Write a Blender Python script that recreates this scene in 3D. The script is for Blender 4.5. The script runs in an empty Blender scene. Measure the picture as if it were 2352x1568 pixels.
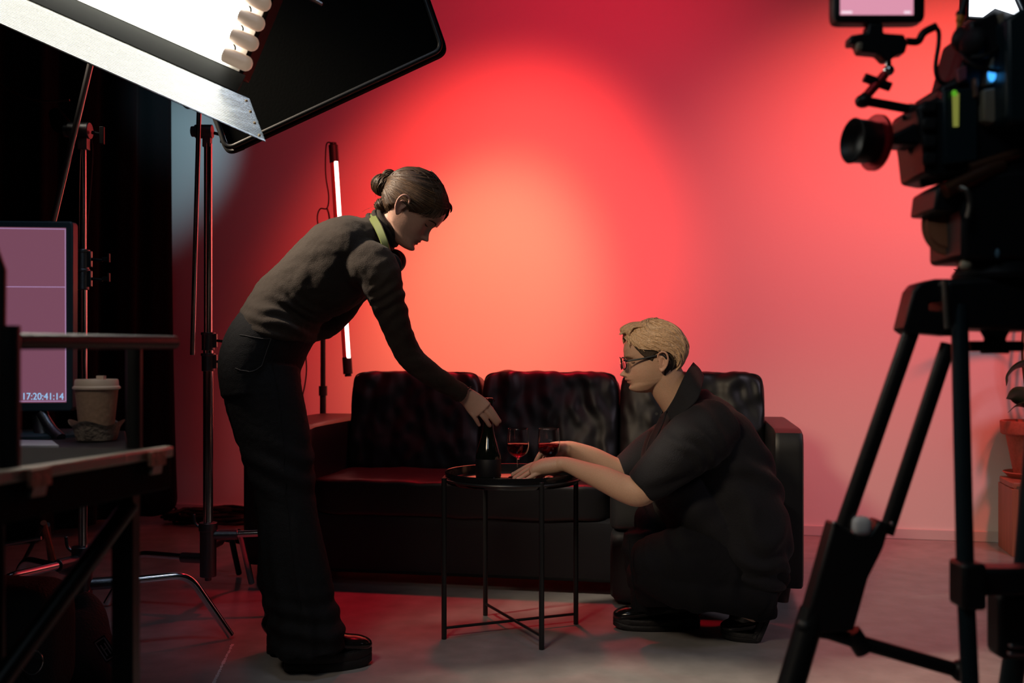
import bpy, bmesh, math, random
import numpy as np
from mathutils import Vector, Matrix, noise
random.seed(7)
C = bpy.context.scene.collection
sc = bpy.context.scene

# ---------------------------------------------------------------- camera
ORG = {}
F = 2287.0; HC = 0.93; VH = 815.0        # focal length in px, lens height, horizon row
cam_d = bpy.data.cameras.new('camera'); cam = bpy.data.objects.new('camera', cam_d); C.objects.link(cam)
cam.location = (0, 0, HC); cam.rotation_euler = (math.pi/2, 0, 0)
cam_d.sensor_width = 36.0; cam_d.lens = 36.0*F/2352; cam_d.shift_y = 31.0/2352
cam_d.clip_start = 0.05; cam_d.clip_end = 60
cam_d.dof.use_dof = True; cam_d.dof.focus_distance = 3.15; cam_d.dof.aperture_fstop = 3.4
sc.camera = cam
# ---------------------------------------------------------------- world, lights, exposure
w = bpy.data.worlds.new('world'); sc.world = w; w.use_nodes = True
w.node_tree.nodes['Background'].inputs[0].default_value = (0.5, 0.6, 0.9, 1)
w.node_tree.nodes['Background'].inputs[1].default_value = 0.0015
sc.view_settings.view_transform = 'Standard'; sc.view_settings.look = 'None'
sc.view_settings.gamma = 1; sc.view_settings.use_curve_mapping = False
sc.view_settings.exposure = 0.0

def aim(o, tgt):
    d = Vector(tgt) - o.location
    o.rotation_euler = d.to_track_quat('-Z', 'Y').to_euler()
def spot(name, loc, tgt, energy, col, angle, blend=1.0, rad=0.08):
    l = bpy.data.lights.new(name, 'SPOT'); l.energy = energy; l.color = col
    l.spot_size = math.radians(angle); l.spot_blend = blend; l.shadow_soft_size = rad
    o = bpy.data.objects.new(name, l); C.objects.link(o); o.location = loc; aim(o, tgt); return o
def area(name, loc, tgt, energy, col, sx, sy, spread=180):
    l = bpy.data.lights.new(name, 'AREA'); l.shape = 'RECTANGLE'; l.size = sx; l.size_y = sy
    l.energy = energy; l.color = col; l.spread = math.radians(spread)
    o = bpy.data.objects.new(name, l); C.objects.link(o); o.location = loc; aim(o, tgt); return o

RED = (1.0, 0.085, 0.06)
spot('red_wall_spot', (-0.05, 3.4, 3.2), (-0.10, 5.5, 1.38), 560, (1.0, 0.050, 0.034), 56, 1.0, 0.12)
spot('amber_wall_spot', (-0.05, 3.4, 3.15), (-0.14, 5.5, 1.20), 270, (1.0, 0.38, 0.17), 34, 1.0, 0.12)
spot('red_wide_spot', (0.3, 3.4, 3.2), (0.3, 5.4, 2.2), 105, (1.0, 0.010, 0.050), 100, 1.0, 0.15)
spot('red_sofa_spot', (-0.1, 4.6, 3.2), (-0.1, 4.2, 0.5), 260, (1.0, 0.010, 0.030), 50, 1.0, 0.12)
spot('red_side_spot', (2.30, 3.2, 3.2), (2.05, 5.05, 1.62), 370, (1.0, 0.066, 0.045), 66, 1.0, 0.10)
spot('overhead_softbox', (2.9, 1.9, 2.7), (1.8, 4.5, 0.5), 85, (1.0, 0.84, 1.0), 80, 1.0, 0.40)
spot('back_fill', (-1.75, 2.68, 2.45), (-0.40, 2.98, 1.25), 460, (1.0, 0.80, 0.60), 40, 1.0, 0.15)  # added spot behind the tube bank, only to light the bent back
spot('warm_key', (-0.9, 1.0, 2.1), (0.52, 3.22, 0.88), 120, (1.0, 0.76, 0.48), 28, 1.0, 0.20)
spot('warm_floor_spill', (-0.9, 1.0, 2.1), (0.35, 2.7, 0.10), 66, (1.0, 0.78, 0.58), 62, 1.0, 0.25)
area('soft_front_fill', (-0.4, 0.3, 2.6), (0.1, 3.6, 0.3), 2.6, (0.72, 0.88, 1.0), 1.0, 0.6, 150)
spot('cool_floor_pool', (-0.5, 2.2, 3.3), (-0.6, 3.25, 0.0), 34, (0.66, 0.78, 1.0), 62, 1.0, 0.30)
spot('rig_fill', (0.1, 0.5, 2.3), (1.45, 1.48, 1.25), 14, (1.0, 0.86, 0.68), 40, 1.0, 0.10)  # added spot with no fixture, brightens the camera rig
spot('blue_wall_kicker', (-1.35, 4.6, 2.7), (-2.0, 5.8, 2.15), 36.0, (0.42, 0.85, 1.0), 38, 1.0, 0.05)

# ---------------------------------------------------------------- helpers
def P(u, v, Y):
    return Vector(((u-1176)/F*Y, Y, HC-(v-VH)/F*Y))
def G(u, v):                               # a point on the floor under picture point u, v
    return P(u, v, F*HC/(v-VH))
def px(n, Y): return n*Y/F                  # n picture pixels at distance Y, in metres
PI = math.pi

def mat(name, col, rough=0.5, metal=0.0, bump=0.0, bscale=40, var=0.0, spec=0.5, emit=None, estr=0.0,
        sheen=0.0, coat=0.0, sss=0.0, trans=0.0, ior=1.45, stretch=None, vcol=False, detail=4):
    m = bpy.data.materials.new(name); m.use_nodes = True; nt = m.node_tree; b = nt.nodes['Principled BSDF']
    b.inputs['Base Color'].default_value = (*col, 1); b.inputs['Roughness'].default_value = rough
    b.inputs['Metallic'].default_value = metal; b.inputs['Specular IOR Level'].default_value = spec
    b.inputs['IOR'].default_value = ior
    if emit: b.inputs['Emission Color'].default_value = (*emit, 1); b.inputs['Emission Strength'].default_value = estr
    if sheen: b.inputs['Sheen Weight'].default_value = sheen; b.inputs['Sheen Roughness'].default_value = 0.4
    if coat: b.inputs['Coat Weight'].default_value = coat; b.inputs['Coat Roughness'].default_value = 0.1
    if sss:
        b.inputs['Subsurface Weight'].default_value = sss; b.inputs['Subsurface Radius'].default_value = (1, .3, .15)
        b.inputs['Subsurface Scale'].default_value = 0.006
    if trans: b.inputs['Transmission Weight'].default_value = trans
    if bump or var:
        tc = nt.nodes.new('ShaderNodeTexCoord'); mp = nt.nodes.new('ShaderNodeMapping')
        nt.links.new(tc.outputs['Object'], mp.inputs['Vector'])
        if stretch: mp.inputs['Scale'].default_value = stretch
        n = nt.nodes.new('ShaderNodeTexNoise'); n.inputs['Scale'].default_value = bscale; n.inputs['Detail'].default_value = detail
        nt.links.new(mp.outputs['Vector'], n.inputs['Vector'])
    if bump:
        bp = nt.nodes.new('ShaderNodeBump'); bp.inputs['Strength'].default_value = bump; bp.inputs['Distance'].default_value = 0.01
        nt.links.new(n.outputs['Fac'], bp.inputs['Height']); nt.links.new(bp.outputs['Normal'], b.inputs['Normal'])
    src = None
    if vcol:
        a = nt.nodes.new('ShaderNodeAttribute'); a.attribute_name = 'Col'; src = a.outputs['Color']
        nt.links.new(src, b.inputs['Base Color'])
    if var:
        mx = nt.nodes.new('ShaderNodeMix'); mx.data_type = 'RGBA'; mx.blend_type = 'MULTIPLY'; mx.inputs[0].default_value = 1
        cr = nt.nodes.new('ShaderNodeMapRange'); cr.inputs[1].default_value = 0.3; cr.inputs[2].default_value = 0.7
        cr.inputs[3].default_value = 1-var; cr.inputs[4].default_value = 1+var*0.5
        nt.links.new(n.outputs['Fac'], cr.inputs[0]); nt.links.new(cr.outputs[0], mx.inputs[7])
        if src: nt.links.new(src, mx.inputs[6])
        else: mx.inputs[6].default_value = (*col, 1)
        nt.links.new(mx.outputs[2], b.inputs['Base Color'])
    return m

M = dict(
    wall=mat('white_painted_wall', (.78, .76, .75), .75, bump=.05, bscale=60),
    floor=mat('polished_grey_floor', (.30, .29, .285), .22, bump=.02, bscale=9, var=.18, spec=.5),
    base=mat('painted_baseboard', (.62, .60, .60), .5),
    black_wall=mat('black_studio_wall', (.006, .006, .006), .95, spec=.1),
    curtain=mat('black_velvet', (.006, .006, .007), .95, bump=.3, bscale=90, spec=.1, sheen=.02),
    leather=mat('black_leather', (.0085, .0095, .0105), .41, bump=.07, bscale=420, var=.2, spec=.5),
    leather_in=mat('black_leather_base', (.007, .008, .010), .55, bump=.12, bscale=300, spec=.35),
    foot=mat('dark_sofa_foot', (.05, .02, .015), .4),
    chrome=mat('chrome', (.72, .74, .78), .16, metal=1),
    dchrome=mat('cast_metal', (.16, .18, .20), .38, metal=1, bump=.1, bscale=120),
    steel=mat('brushed_steel', (.45, .45, .47), .3, metal=1),
    blackm=mat('black_metal', (.010, .011, .012), .38, spec=.5),
    blackp=mat('black_plastic', (.010, .011, .013), .45),
    blackp2=mat('matt_black_plastic', (.014, .015, .017), .7),
    rubber=mat('black_rubber', (.008, .008, .009), .6),
    flag=mat('black_flag_fabric', (.0012, .0015, .0015), .95, bump=.05, bscale=120, spec=.04),
    cable=mat('black_cable', (.006, .006, .006), .5),
    knit=mat('black_ribbed_knit', (.034, .027, .023), .85, bump=.35, bscale=420, var=.25, spec=.2, sheen=.06),
    denim=mat('black_denim', (.0085, .0095, .012), .85, bump=.35, bscale=380, var=.3, spec=.2),
    shirt=mat('dark_cotton_shirt', (.009, .0095, .0125), .8, bump=.3, bscale=330, var=.25, spec=.25, sheen=.05),
    trouser=mat('black_trousers', (.0065, .007, .009), .85, bump=.3, bscale=300, var=.2, spec=.2),
    shoe=mat('black_polished_leather', (.006, .006, .006), .16, bump=.04, bscale=70, coat=.3),
    sole=mat('black_rubber_sole', (.008, .008, .009), .6, bump=.2, bscale=90),
    skin=mat('skin', (.5, .3, .22), .5, bump=.06, bscale=300, sss=.08, vcol=True, var=.07, spec=.4),
    hair_d=mat('dark_brown_hair', (.045, .024, .013), .52, bump=.08, bscale=200, var=.4, stretch=(1, 1, 1), spec=.35),
    hair_b=mat('blonde_hair', (.60, .40, .24), .5, bump=.06, bscale=180, var=.35, spec=.4),
    hair_l=mat('light_blonde_hair', (.80, .60, .42), .42, var=.3, bscale=60),
    hair_m=mat('mid_brown_hair', (.10, .056, .028), .45, var=.4, bscale=60),
    hair_s=mat('short_dark_blonde_hair', (.06, .04, .026), .7, bump=.5, bscale=500, var=.5),
    green=mat('olive_green_plastic', (.13, .16, .055), .4),
    glass=mat('clear_glass', (1, 1, 1), .01, trans=1, ior=1.45),
    bottle=mat('dark_bottle_glass', (.004, .006, .004), .05, coat=.4),
    wine=mat('red_wine', (.10, .001, .003), .03, trans=.8, ior=1.33),
    label=mat('dark_bottle_label', (.004, .004, .006), .55),
    terracotta=mat('terracotta', (.42, .13, .08), .75, bump=.1, bscale=80, var=.15),
    soil=mat('soil', (.02, .012, .008), .95, bump=.6, bscale=80),
    leaf=mat('dark_green_leaf', (.025, .05, .02), .4, var=.3, bscale=20),
    wood=mat('red_brown_wood', (.32, .12, .07), .5, bump=.1, bscale=14, var=.35, stretch=(1, 1, .08)),
    wood_d=mat('plywood_edge', (.10, .075, .045), .6, bump=.1, bscale=60, var=.3, stretch=(1, 1, .1)),
    paper=mat('white_paper', (.55, .58, .66), .7),
    kraft=mat('brown_card', (.34, .22, .15), .85, bump=.15, bscale=120, var=.15),
    pulp=mat('moulded_pulp', (.26, .21, .17), .95, bump=.6, bscale=110, var=.2),
    lid=mat('matt_cream_plastic', (.62, .50, .40), .5),
    bezel=mat('teal_grey_bezel', (.035, .065, .085), .4),
    screen=mat('monitor_screen', (.05, .03, .05), .3, emit=(.235, .085, .135), estr=.75, var=.0),
    screen2=mat('field_monitor_screen', (.05, .03, .05), .3, emit=(.72, .30, .42), estr=1.0),
    scrline=mat('screen_frame_line', (.1, .1, .15), .3, emit=(.48, .30, .55), estr=.8),
    scrtext=mat('screen_timecode', (.1, .1, .15), .3, emit=(.30, .55, .85), estr=1.0),
    scrwhite=mat('screen_status_text', (.1, .1, .15), .3, emit=(.95, .75, .85), estr=1.0),
    tube=mat('fluorescent_tube_lit', (.9, .9, .85), .3, emit=(1.0, .98, .88), estr=7),
    tube_end=mat('fluorescent_tube_end', (.80, .62, .52), .35, emit=(1.0, .70, .48), estr=.18),
    reflector=mat('white_reflector', (.80, .80, .76), .3),
    door=mat('ribbed_aluminium_flap', (.85, .85, .78), .24, metal=1.0, bump=.05, bscale=30),
    housing=mat('black_housing', (.006, .0065, .006), .7, spec=.2),
    brass=mat('brass_rivet', (.6, .42, .2), .35, metal=1),
    redtube=mat('red_tube_lit', (.9, .2, .2), .3, emit=(1.0, .40, .34), estr=9),
    redcase=mat('red_lit_tube_shell', (.25, .02, .02), .3, emit=(1.0, .03, .03), estr=.10),
    redring=mat('red_anodised_metal', (.55, .02, .03), .35, metal=.6),
    white=mat('white_plastic', (.85, .90, .95), .5),
    orange=mat('orange_connector', (.9, .30, .03), .4),
    beige=mat('beige_battery', (.34, .28, .20), .6),
    magenta=mat('pink_label', (.35, .10, .13), .6),
    bronze=mat('bronze_metal', (.28, .12, .07), .35, metal=.8),
    navy=mat('dark_teal_metal', (.012, .028, .036), .4),
    blueled=mat('blue_led', (.02, .1, .5), .3, emit=(.05, .38, 1.0), estr=1.6),
    greenled=mat('green_led', (.1, .3, .02), .3, emit=(.12, .45, .02), estr=.7),
    yellowled=mat('yellow_green_strip', (.3, .3, .05), .4, emit=(.20, .21, .04), estr=.8),
    panel=mat('white_light_diffuser', (.9, .9, .95), .5, emit=(.86, .92, 1.0), estr=3),
    alu=mat('worn_aluminium', (.34, .30, .26), .42, metal=.9, bump=.2, bscale=60),
    copper=mat('worn_latch', (.34, .18, .13), .45, metal=.5, bump=.3, bscale=90),
    tabletop=mat('dark_laminate', (.015, .016, .02), .5),
    bag=mat('black_nylon', (.008, .008, .009), .8, bump=.4, bscale=140),
    eye=mat('eye', (.5, .5, .5), .2), brow=mat('eyebrow', (.03, .018, .012), .8),
    brow_b=mat('light_eyebrow', (.16, .09, .05), .8),
    nail=mat('nail', (.62, .38, .32), .25),
)

def cr(points, k=6):
    """Catmull-Rom through points (any dimension)."""
    p = [np.array(q, float) for q in points]; out = []
    p = [2*p[0]-p[1]] + p + [2*p[-1]-p[-2]]
    for i in range(1, len(p)-2):
        a, b, c, d = p[i-1], p[i], p[i+1], p[i+2]
        for j in range(k):
            t = j/k
            out.append(.5*((2*b)+(-a+c)*t+(2*a-5*b+4*c-d)*t*t+(-a+3*b-3*c+d)*t**3))
    out.append(p[-2]); return out

class MB:
    def __init__(s): s.v = []; s.f = []; s.mi = []; s.cur = 0
    def add(s, v, f):
        n = len(s.v); s.v += [Vector(q) for q in v]
        for q in f: s.f.append([n+i for i in q]); s.mi.append(s.cur)
        return s
    def box(s, c, size, R=None, taper=1.0):
        c = Vector(c); x, y, z = [q/2 for q in size]; vs = []
        for k in (-1, 1):
            t = taper if k == 1 else 1
            for i, j in ((-1, -1), (1, -1), (1, 1), (-1, 1)):
                q = Vector((i*x*t, j*y*t, k*z)); vs.append(c+(R @ q if R else q))
        return s.add(vs, [(3, 2, 1, 0), (4, 5, 6, 7), (0, 1, 5, 4), (1, 2, 6, 5), (2, 3, 7, 6), (3, 0, 4, 7)])
    def cyl(s, a, b, r, r2=None, n=20):
        a, b = Vector(a), Vector(b); r2 = r if r2 is None else r2; t = (b-a).normalized()
        h = Vector((0, 0, 1)) if abs(t.z) < .9 else Vector((1, 0, 0)); x = t.cross(h).normalized(); y = t.cross(x)
        vs = [a+(x*math.cos(q)+y*math.sin(q))*r for q in [2*PI*i/n for i in range(n)]]
        vs += [b+(x*math.cos(q)+y*math.sin(q))*r2 for q in [2*PI*i/n for i in range(n)]]
        f = [(i, i+n, (i+1) % n+n, (i+1) % n) for i in range(n)]
        return s.add(vs, f+[tuple(range(n)), tuple(range(2*n-1, n-1, -1))])
    def tube(s, pts, r, n=10, k=6, sx=1.0, sy=1.0, ref=None):
        if k: pts = cr(pts, k)
        pts = [Vector(q) for q in pts]; m = len(pts)
        if not hasattr(r, '__len__'): rr = [r]*m
        else:
            rr = [float(np.interp(i/(m-1)*(len(r)-1), range(len(r)), r)) for i in range(m)]
        t0 = (pts[1]-pts[0]).normalized()
        if ref is None: h = Vector((0, 0, 1)) if abs(t0.z) < .9 else Vector((1, 0, 0))
        else: h = Vector(ref)
        x = (h - t0*h.dot(t0)).normalized(); vs = []
        for i, p in enumerate(pts):
            t = (pts[min(i+1, m-1)]-pts[max(i-1, 0)]).normalized()
            x = (x - t*x.dot(t)).normalized(); y = t.cross(x)
            vs += [p+(x*math.cos(q)*sx+y*math.sin(q)*sy)*rr[i] for q in [2*PI*j/n for j in range(n)]]
        f = []
        for i in range(m-1):
            for j in range(n): f.append((i*n+j, i*n+(j+1) % n, (i+1)*n+(j+1) % n, (i+1)*n+j))
        return s.add(vs, f+[tuple(range(n-1, -1, -1)), tuple(range((m-1)*n, m*n))])
    def loft(s, secs, n=28, k=5, ref=(0, 1, 0), cap=.6, e=1.0):
        """secs: (point, r_inplane, r_depth). Sections stand across the path; r_depth lies along ref."""
        rows = [list(q[0])+[q[1], q[2]] for q in secs]; rows = cr(rows, k) if k else [np.array(q, float) for q in rows]
        pts = [Vector(q[:3]) for q in rows]; m = len(pts); ref = Vector(ref)
        T = [(pts[min(i+1, m-1)]-pts[max(i-1, 0)]).normalized() for i in range(m)]
        ring = []
        def mk(p, t, r1, r2):
            y = (ref-t*ref.dot(t)).normalized(); x = y.cross(t); o = []
            for j in range(n):
                q = 2*PI*j/n; cc, ss = math.cos(q), math.sin(q)
                cc = math.copysign(abs(cc)**e, cc); ss = math.copysign(abs(ss)**e, ss)
                o.append(p+x*cc*r1+y*ss*r2)
            return o
        if cap:
            for a in (80, 60, 40, 20):
                a = math.radians(a); q = cap*min(rows[0][3], rows[0][4])
                ring.append(mk(pts[0]-T[0]*q*math.sin(a), T[0], rows[0][3]*math.cos(a), rows[0][4]*math.cos(a)))
        for i in range(m): ring.append(mk(pts[i], T[i], max(rows[i][3], 1e-4), max(rows[i][4], 1e-4)))
        if cap:
            for a in (20, 40, 60, 80):
                a = math.radians(a); q = cap*min(rows[-1][3], rows[-1][4])
                ring.append(mk(pts[-1]+T[-1]*q*math.sin(a), T[-1], rows[-1][3]*math.cos(a), rows[-1][4]*math.cos(a)))
        vs = [q for rg in ring for q in rg]; f = []
        for i in range(len(ring)-1):
            for j in range(n): f.append((i*n+j, i*n+(j+1) % n, (i+1)*n+(j+1) % n, (i+1)*n+j))
        m = len(ring)
        return s.add(vs, f+[tuple(range(n-1, -1, -1)), tuple(range((m-1)*n, m*n))])
    def lathe(s, prof, c=(0, 0, 0), R=None, n=40):
        c = Vector(c); vs = []; m = len(prof)
        for r, z in prof:
            for j in range(n):
                q = Vector((max(r, 1e-5)*math.cos(2*PI*j/n), max(r, 1e-5)*math.sin(2*PI*j/n), z)); vs.append(c+(R @ q if R else q))
        f = [(i*n+j, i*n+(j+1) % n, (i+1)*n+(j+1) % n, (i+1)*n+j) for i in range(m-1) for j in range(n)]
        f += [tuple(range(n-1, -1, -1)), tuple(range((m-1)*n, m*n))]
        return s.add(vs, f)
    def prism(s, pts, d):
        """closed planar outline (3d points) pushed by vector d"""
        n = len(pts); d = Vector(d); vs = [Vector(q) for q in pts]+[Vector(q)+d for q in pts]
        f = [tuple(range(n)), tuple(range(2*n-1, n-1, -1))]+[(i, i+n, (i+1) % n+n, (i+1) % n) for i in range(n)]
        return s.add(vs, f)
    def ell(s, c, r, R=None, nu=24, nv=14):
        prof = []; c = Vector(c); vs = []
        for i in range(nv+1):
            a = -PI/2+PI*i/nv
            for j in range(nu):
                b = 2*PI*j/nu; ca = max(math.cos(a), 1e-4)
                q = Vector((r[0]*ca*math.cos(b), r[1]*ca*math.sin(b), r[2]*math.sin(a))); vs.append(c+(R @ q if R else q))
        f = [(i*nu+j, i*nu+(j+1) % nu, (i+1)*nu+(j+1) % nu, (i+1)*nu+j) for i in range(nv) for j in range(nu)]
        return s.add(vs, f+[tuple(range(nu-1, -1, -1)), tuple(range(nv*nu, (nv+1)*nu))])
    def rbox(s, c, half, p=6, res=16, R=None, disp=None):
        c = Vector(c); idx = {}; vs = []; fs = []
        def vid(q):
            key = tuple(q)
            if key not in idx:
                x, y, z = [2*t/res-1 for t in q]; n = (abs(x)**p+abs(y)**p+abs(z)**p)**(1/p)
                m_ = max(abs(x), abs(y), abs(z)); d = Vector((x, y, z))*(m_/n)
                a = Vector((d.x*half[0], d.y*half[1], d.z*half[2]))
                if disp: a = a+Vector(disp(d, a))
                idx[key] = len(vs); vs.append(c+(R @ a if R else a))
            return idx[key]
        for ax in range(3):
            for side in (0, res):
                for i in range(res):
                    for j in range(res):
                        o = []
                        for di, dj in ((0, 0), (1, 0), (1, 1), (0, 1)):
                            q = [0, 0, 0]; q[ax] = side; q[(ax+1) % 3] = i+di; q[(ax+2) % 3] = j+dj; o.append(vid(q))
                        fs.append(o if side else o[::-1])
        return s.add(vs, fs)
    def mesh(s, name, org=(0, 0, 0)):
        me = bpy.data.meshes.new(name); o = Vector(org)
        me.from_pydata([tuple(q-o) for q in s.v], [], s.f); me.update(); return me
    def build(s, name, m, parent=None, org=None, smooth=True, bevel=0, bseg=2, angle=40, fix=True):
        if parent is not None: org = ORG[parent.name]
        elif org is None:
            xs = [q.x for q in s.v]; ys = [q.y for q in s.v]; zs = [q.z for q in s.v]
            org = Vector(((min(xs)+max(xs))/2, (min(ys)+max(ys))/2, min(zs)))
        org = Vector(org); me = s.mesh(name, org); o = bpy.data.objects.new(name, me); C.objects.link(o)
        if isinstance(m, (list, tuple)):
            for q in m: me.materials.append(q)
            me.polygons.foreach_set('material_index', s.mi)
        else: me.materials.append(m)
        if fix:
            bm = bmesh.new(); bm.from_mesh(me); bmesh.ops.recalc_face_normals(bm, faces=bm.faces); bm.to_mesh(me); bm.free()
        if parent is not None: o.parent = parent; o.location = (0, 0, 0)
        else: o.location = org
        ORG[o.name] = org
        if bevel:
            b = o.modifiers.new('b', 'BEVEL'); b.width = bevel; b.segments = bseg; b.limit_method = 'ANGLE'; b.angle_limit = math.radians(35)
        if smooth: me.set_sharp_from_angle(angle=math.radians(angle)); me.polygons.foreach_set('use_smooth', [True]*len(me.polygons))
        return o

def tag(o, label=None, cat=None, group=None, kind=None):
    if label: o['label'] = label
    if cat: o['category'] = cat
    if group: o['group'] = group
    if kind: o['kind'] = kind
    return o
def thing(name, loc, label, cat, group=None):
    o = bpy.data.objects.new(name, None); C.objects.link(o); o.location = loc; ORG[o.name] = Vector(loc)
    o.empty_display_size = .05
    return tag(o, label, cat, group)
def text_into(mb, s, size, origin, xdir, updir, depth=.0006, align='LEFT'):
    cu = bpy.data.curves.new('t', 'FONT'); cu.body = s; cu.size = size; cu.extrude = depth; cu.align_x = align
    o = bpy.data.objects.new('t', cu); C.objects.link(o)
    bpy.context.view_layer.update()
    me = bpy.data.meshes.new_from_object(o.evaluated_get(bpy.context.evaluated_depsgraph_get()))
    x = Vector(xdir).normalized(); y = Vector(updir).normalized(); z = x.cross(y)
    mb.add([Vector(origin)+x*q.co.x+y*q.co.y+z*q.co.z for q in me.vertices], [list(q.vertices) for q in me.polygons])
    bpy.data.objects.remove(o); bpy.data.curves.remove(cu)
def fuse(name, mb, m, voxel, parent=None, org=None, smooth=2, disp=None, color=None, inset=None):
    """one continuous skin round all the overlapping shapes in mb"""
    me = mb.mesh(name); o = bpy.data.objects.new(name, me); C.objects.link(o)
    bm = bmesh.new(); bm.from_mesh(me); bmesh.ops.recalc_face_normals(bm, faces=bm.faces); bm.to_mesh(me); bm.free()
    r = o.modifiers.new('r', 'REMESH'); r.mode = 'VOXEL'; r.voxel_size = voxel; r.adaptivity = 0
    if smooth:
        q = o.modifiers.new('s', 'SMOOTH'); q.factor = .5; q.iterations = smooth
    bpy.context.view_layer.update()
    e = bpy.data.meshes.new_from_object(o.evaluated_get(bpy.context.evaluated_depsgraph_get()))
    bpy.data.objects.remove(o)
    n = len(e.vertices); co = np.empty(n*3); e.vertices.foreach_get('co', co); co = co.reshape(-1, 3)
    if disp is not None:
        nr = np.empty(n*3); e.vertices.foreach_get('normal', nr); nr = nr.reshape(-1, 3)
        co = co+nr*disp(co, nr)[:, None]
    if color is not None:
        cols = np.ones((n, 4)); cols[:, :3] = color(co)
        a = e.color_attributes.new('Col', 'FLOAT_COLOR', 'POINT'); a.data.foreach_set('color', cols.ravel())
    if parent is not None: org = ORG[parent.name]
    elif org is None: org = Vector((0, 0, 0))
    org = Vector(org); co = co-np.array(org)
    e.vertices.foreach_set('co', co.ravel()); e.materials.clear(); e.materials.append(m)
    e.polygons.foreach_set('use_smooth', [True]*len(e.polygons)); e.update(); e.name = name
    o = bpy.data.objects.new(name, e); C.objects.link(o)
    if parent is not None: o.parent = parent
    else: o.location = org
    ORG[o.name] = org
    return o
def nz(co, s, seed=0.0, st=(1, 1, 1)):
    return np.array([noise.noise(Vector((q[0]*s*st[0]+seed, q[1]*s*st[1]+seed*2, q[2]*s*st[2]-seed))) for q in co])

# ---------------------------------------------------------------- the room
WA = math.radians(-12.1)                       # the back wall runs 12 degrees off the picture plane
WD = Vector((math.cos(WA), math.sin(WA), 0)); WN = Vector((-WD.y, WD.x, 0))   # along the wall; away from camera
W0 = Vector((-2.0, 5.9, 0))
def wallpt(s, z, off=0): return W0+WD*s-WN*off+Vector((0, 0, z))
mb = MB(); mb.prism([wallpt(-2.6, -.1), wallpt(7.0, -.1), wallpt(7.0, 3.6), wallpt(-2.6, 3.6)], WN*.12)
tag(mb.build('wall_back', M['wall'], smooth=False), kind='structure')
mb = MB(); mb.prism([wallpt(-2.6, 0, -.02), wallpt(7.0, 0, -.02), wallpt(7.0, .052, -.02), wallpt(-2.6, .052, -.02)], -WN*.034)
tag(mb.build('baseboard_back', M['base'], smooth=False, bevel=.003), kind='structure')
mb = MB(); mb.add([(-5, -2.5, 0), (6, -2.5, 0), (6, 6.6, 0), (-5, 6.6, 0), (-5, -2.5, -.1), (6, -2.5, -.1), (6, 6.6, -.1), (-5, 6.6, -.1)],
                  [(0, 1, 2, 3), (7, 6, 5, 4), (0, 4, 5, 1), (1, 5, 6, 2), (2, 6, 7, 3), (3, 7, 4, 0)])
flr = tag(mb.build('floor', M['floor'], smooth=False), kind='structure')
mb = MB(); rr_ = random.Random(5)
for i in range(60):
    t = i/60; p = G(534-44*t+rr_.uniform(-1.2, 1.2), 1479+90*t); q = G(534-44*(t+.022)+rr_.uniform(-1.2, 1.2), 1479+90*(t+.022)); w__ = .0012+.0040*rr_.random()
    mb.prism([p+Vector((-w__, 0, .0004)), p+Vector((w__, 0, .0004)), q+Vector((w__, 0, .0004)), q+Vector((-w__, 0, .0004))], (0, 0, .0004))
mb.build('white_glint_streak', mat('white_glint', (.9, .92, .95), .3), flr, smooth=False)  # glint on the floor put in as a thin white strip
mb = MB(); mb.box((.5, 2, 3.65), (11, 9.4, .1)); tag(mb.build('ceiling', M['black_wall'], smooth=False), kind='structure')
mb = MB(); mb.box((-4.5, 2, 1.8), (.1, 9.4, 3.7)); tag(mb.build('wall_left', M['black_wall'], smooth=False), kind='structure')
mb = MB(); mb.box((4.6, 2, 1.8), (.1, 9.4, 3.7)); tag(mb.build('wall_right', M['black_wall'], smooth=False), kind='structure')
mb = MB(); mb.box((.5, -2.4, 1.8), (11, .1, 3.7)); tag(mb.build('wall_front', M['black_wall'], smooth=False), kind='structure')

# curtain: from the wall towards the camera on the left, hung clear of the floor
def curtain():
    A = Vector((-1.90, 5.52, 0)); B = Vector((-3.6, 3.5, 0)); d = (B-A); L = d.length; d.normalize(); nrm = Vector((-d.y, d.x, 0))
    nu, nv = 260, 30; vs = []; fs = []
    for i in range(nu+1):
        s = L*i/nu
        for j in range(nv+1):
            t = j/nv; z0 = .03+.03*math.sin(s*5)
            if s < .12: z0 += .10*(1-s/.12)**2
            z = z0+(3.3-z0)*t
            amp = .035+.02*math.sin(s*2.3); a = amp*math.sin(s*26+math.sin(s*3)*1.6+.5*t)+.012*math.sin(s*61+2*t)
            vs.append(A+d*s+nrm*a*(1-.3*t)+Vector((0, 0, z))+d*(-.05*(1-t)**3*max(0, 1-s*6)))
    for i in range(nu):
        for j in range(nv): q = i*(nv+1)+j; fs.append((q, q+1, q+nv+2, q+nv+1))
    mb = MB(); mb.add(vs, fs); o = mb.build('curtain', M['curtain'], fix=False)
    so = o.modifiers.new('s', 'SOLIDIFY'); so.thickness = .004
    tag(o, 'floor-length black curtain hanging left of the red-lit wall', 'curtain')
curtain()
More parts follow.
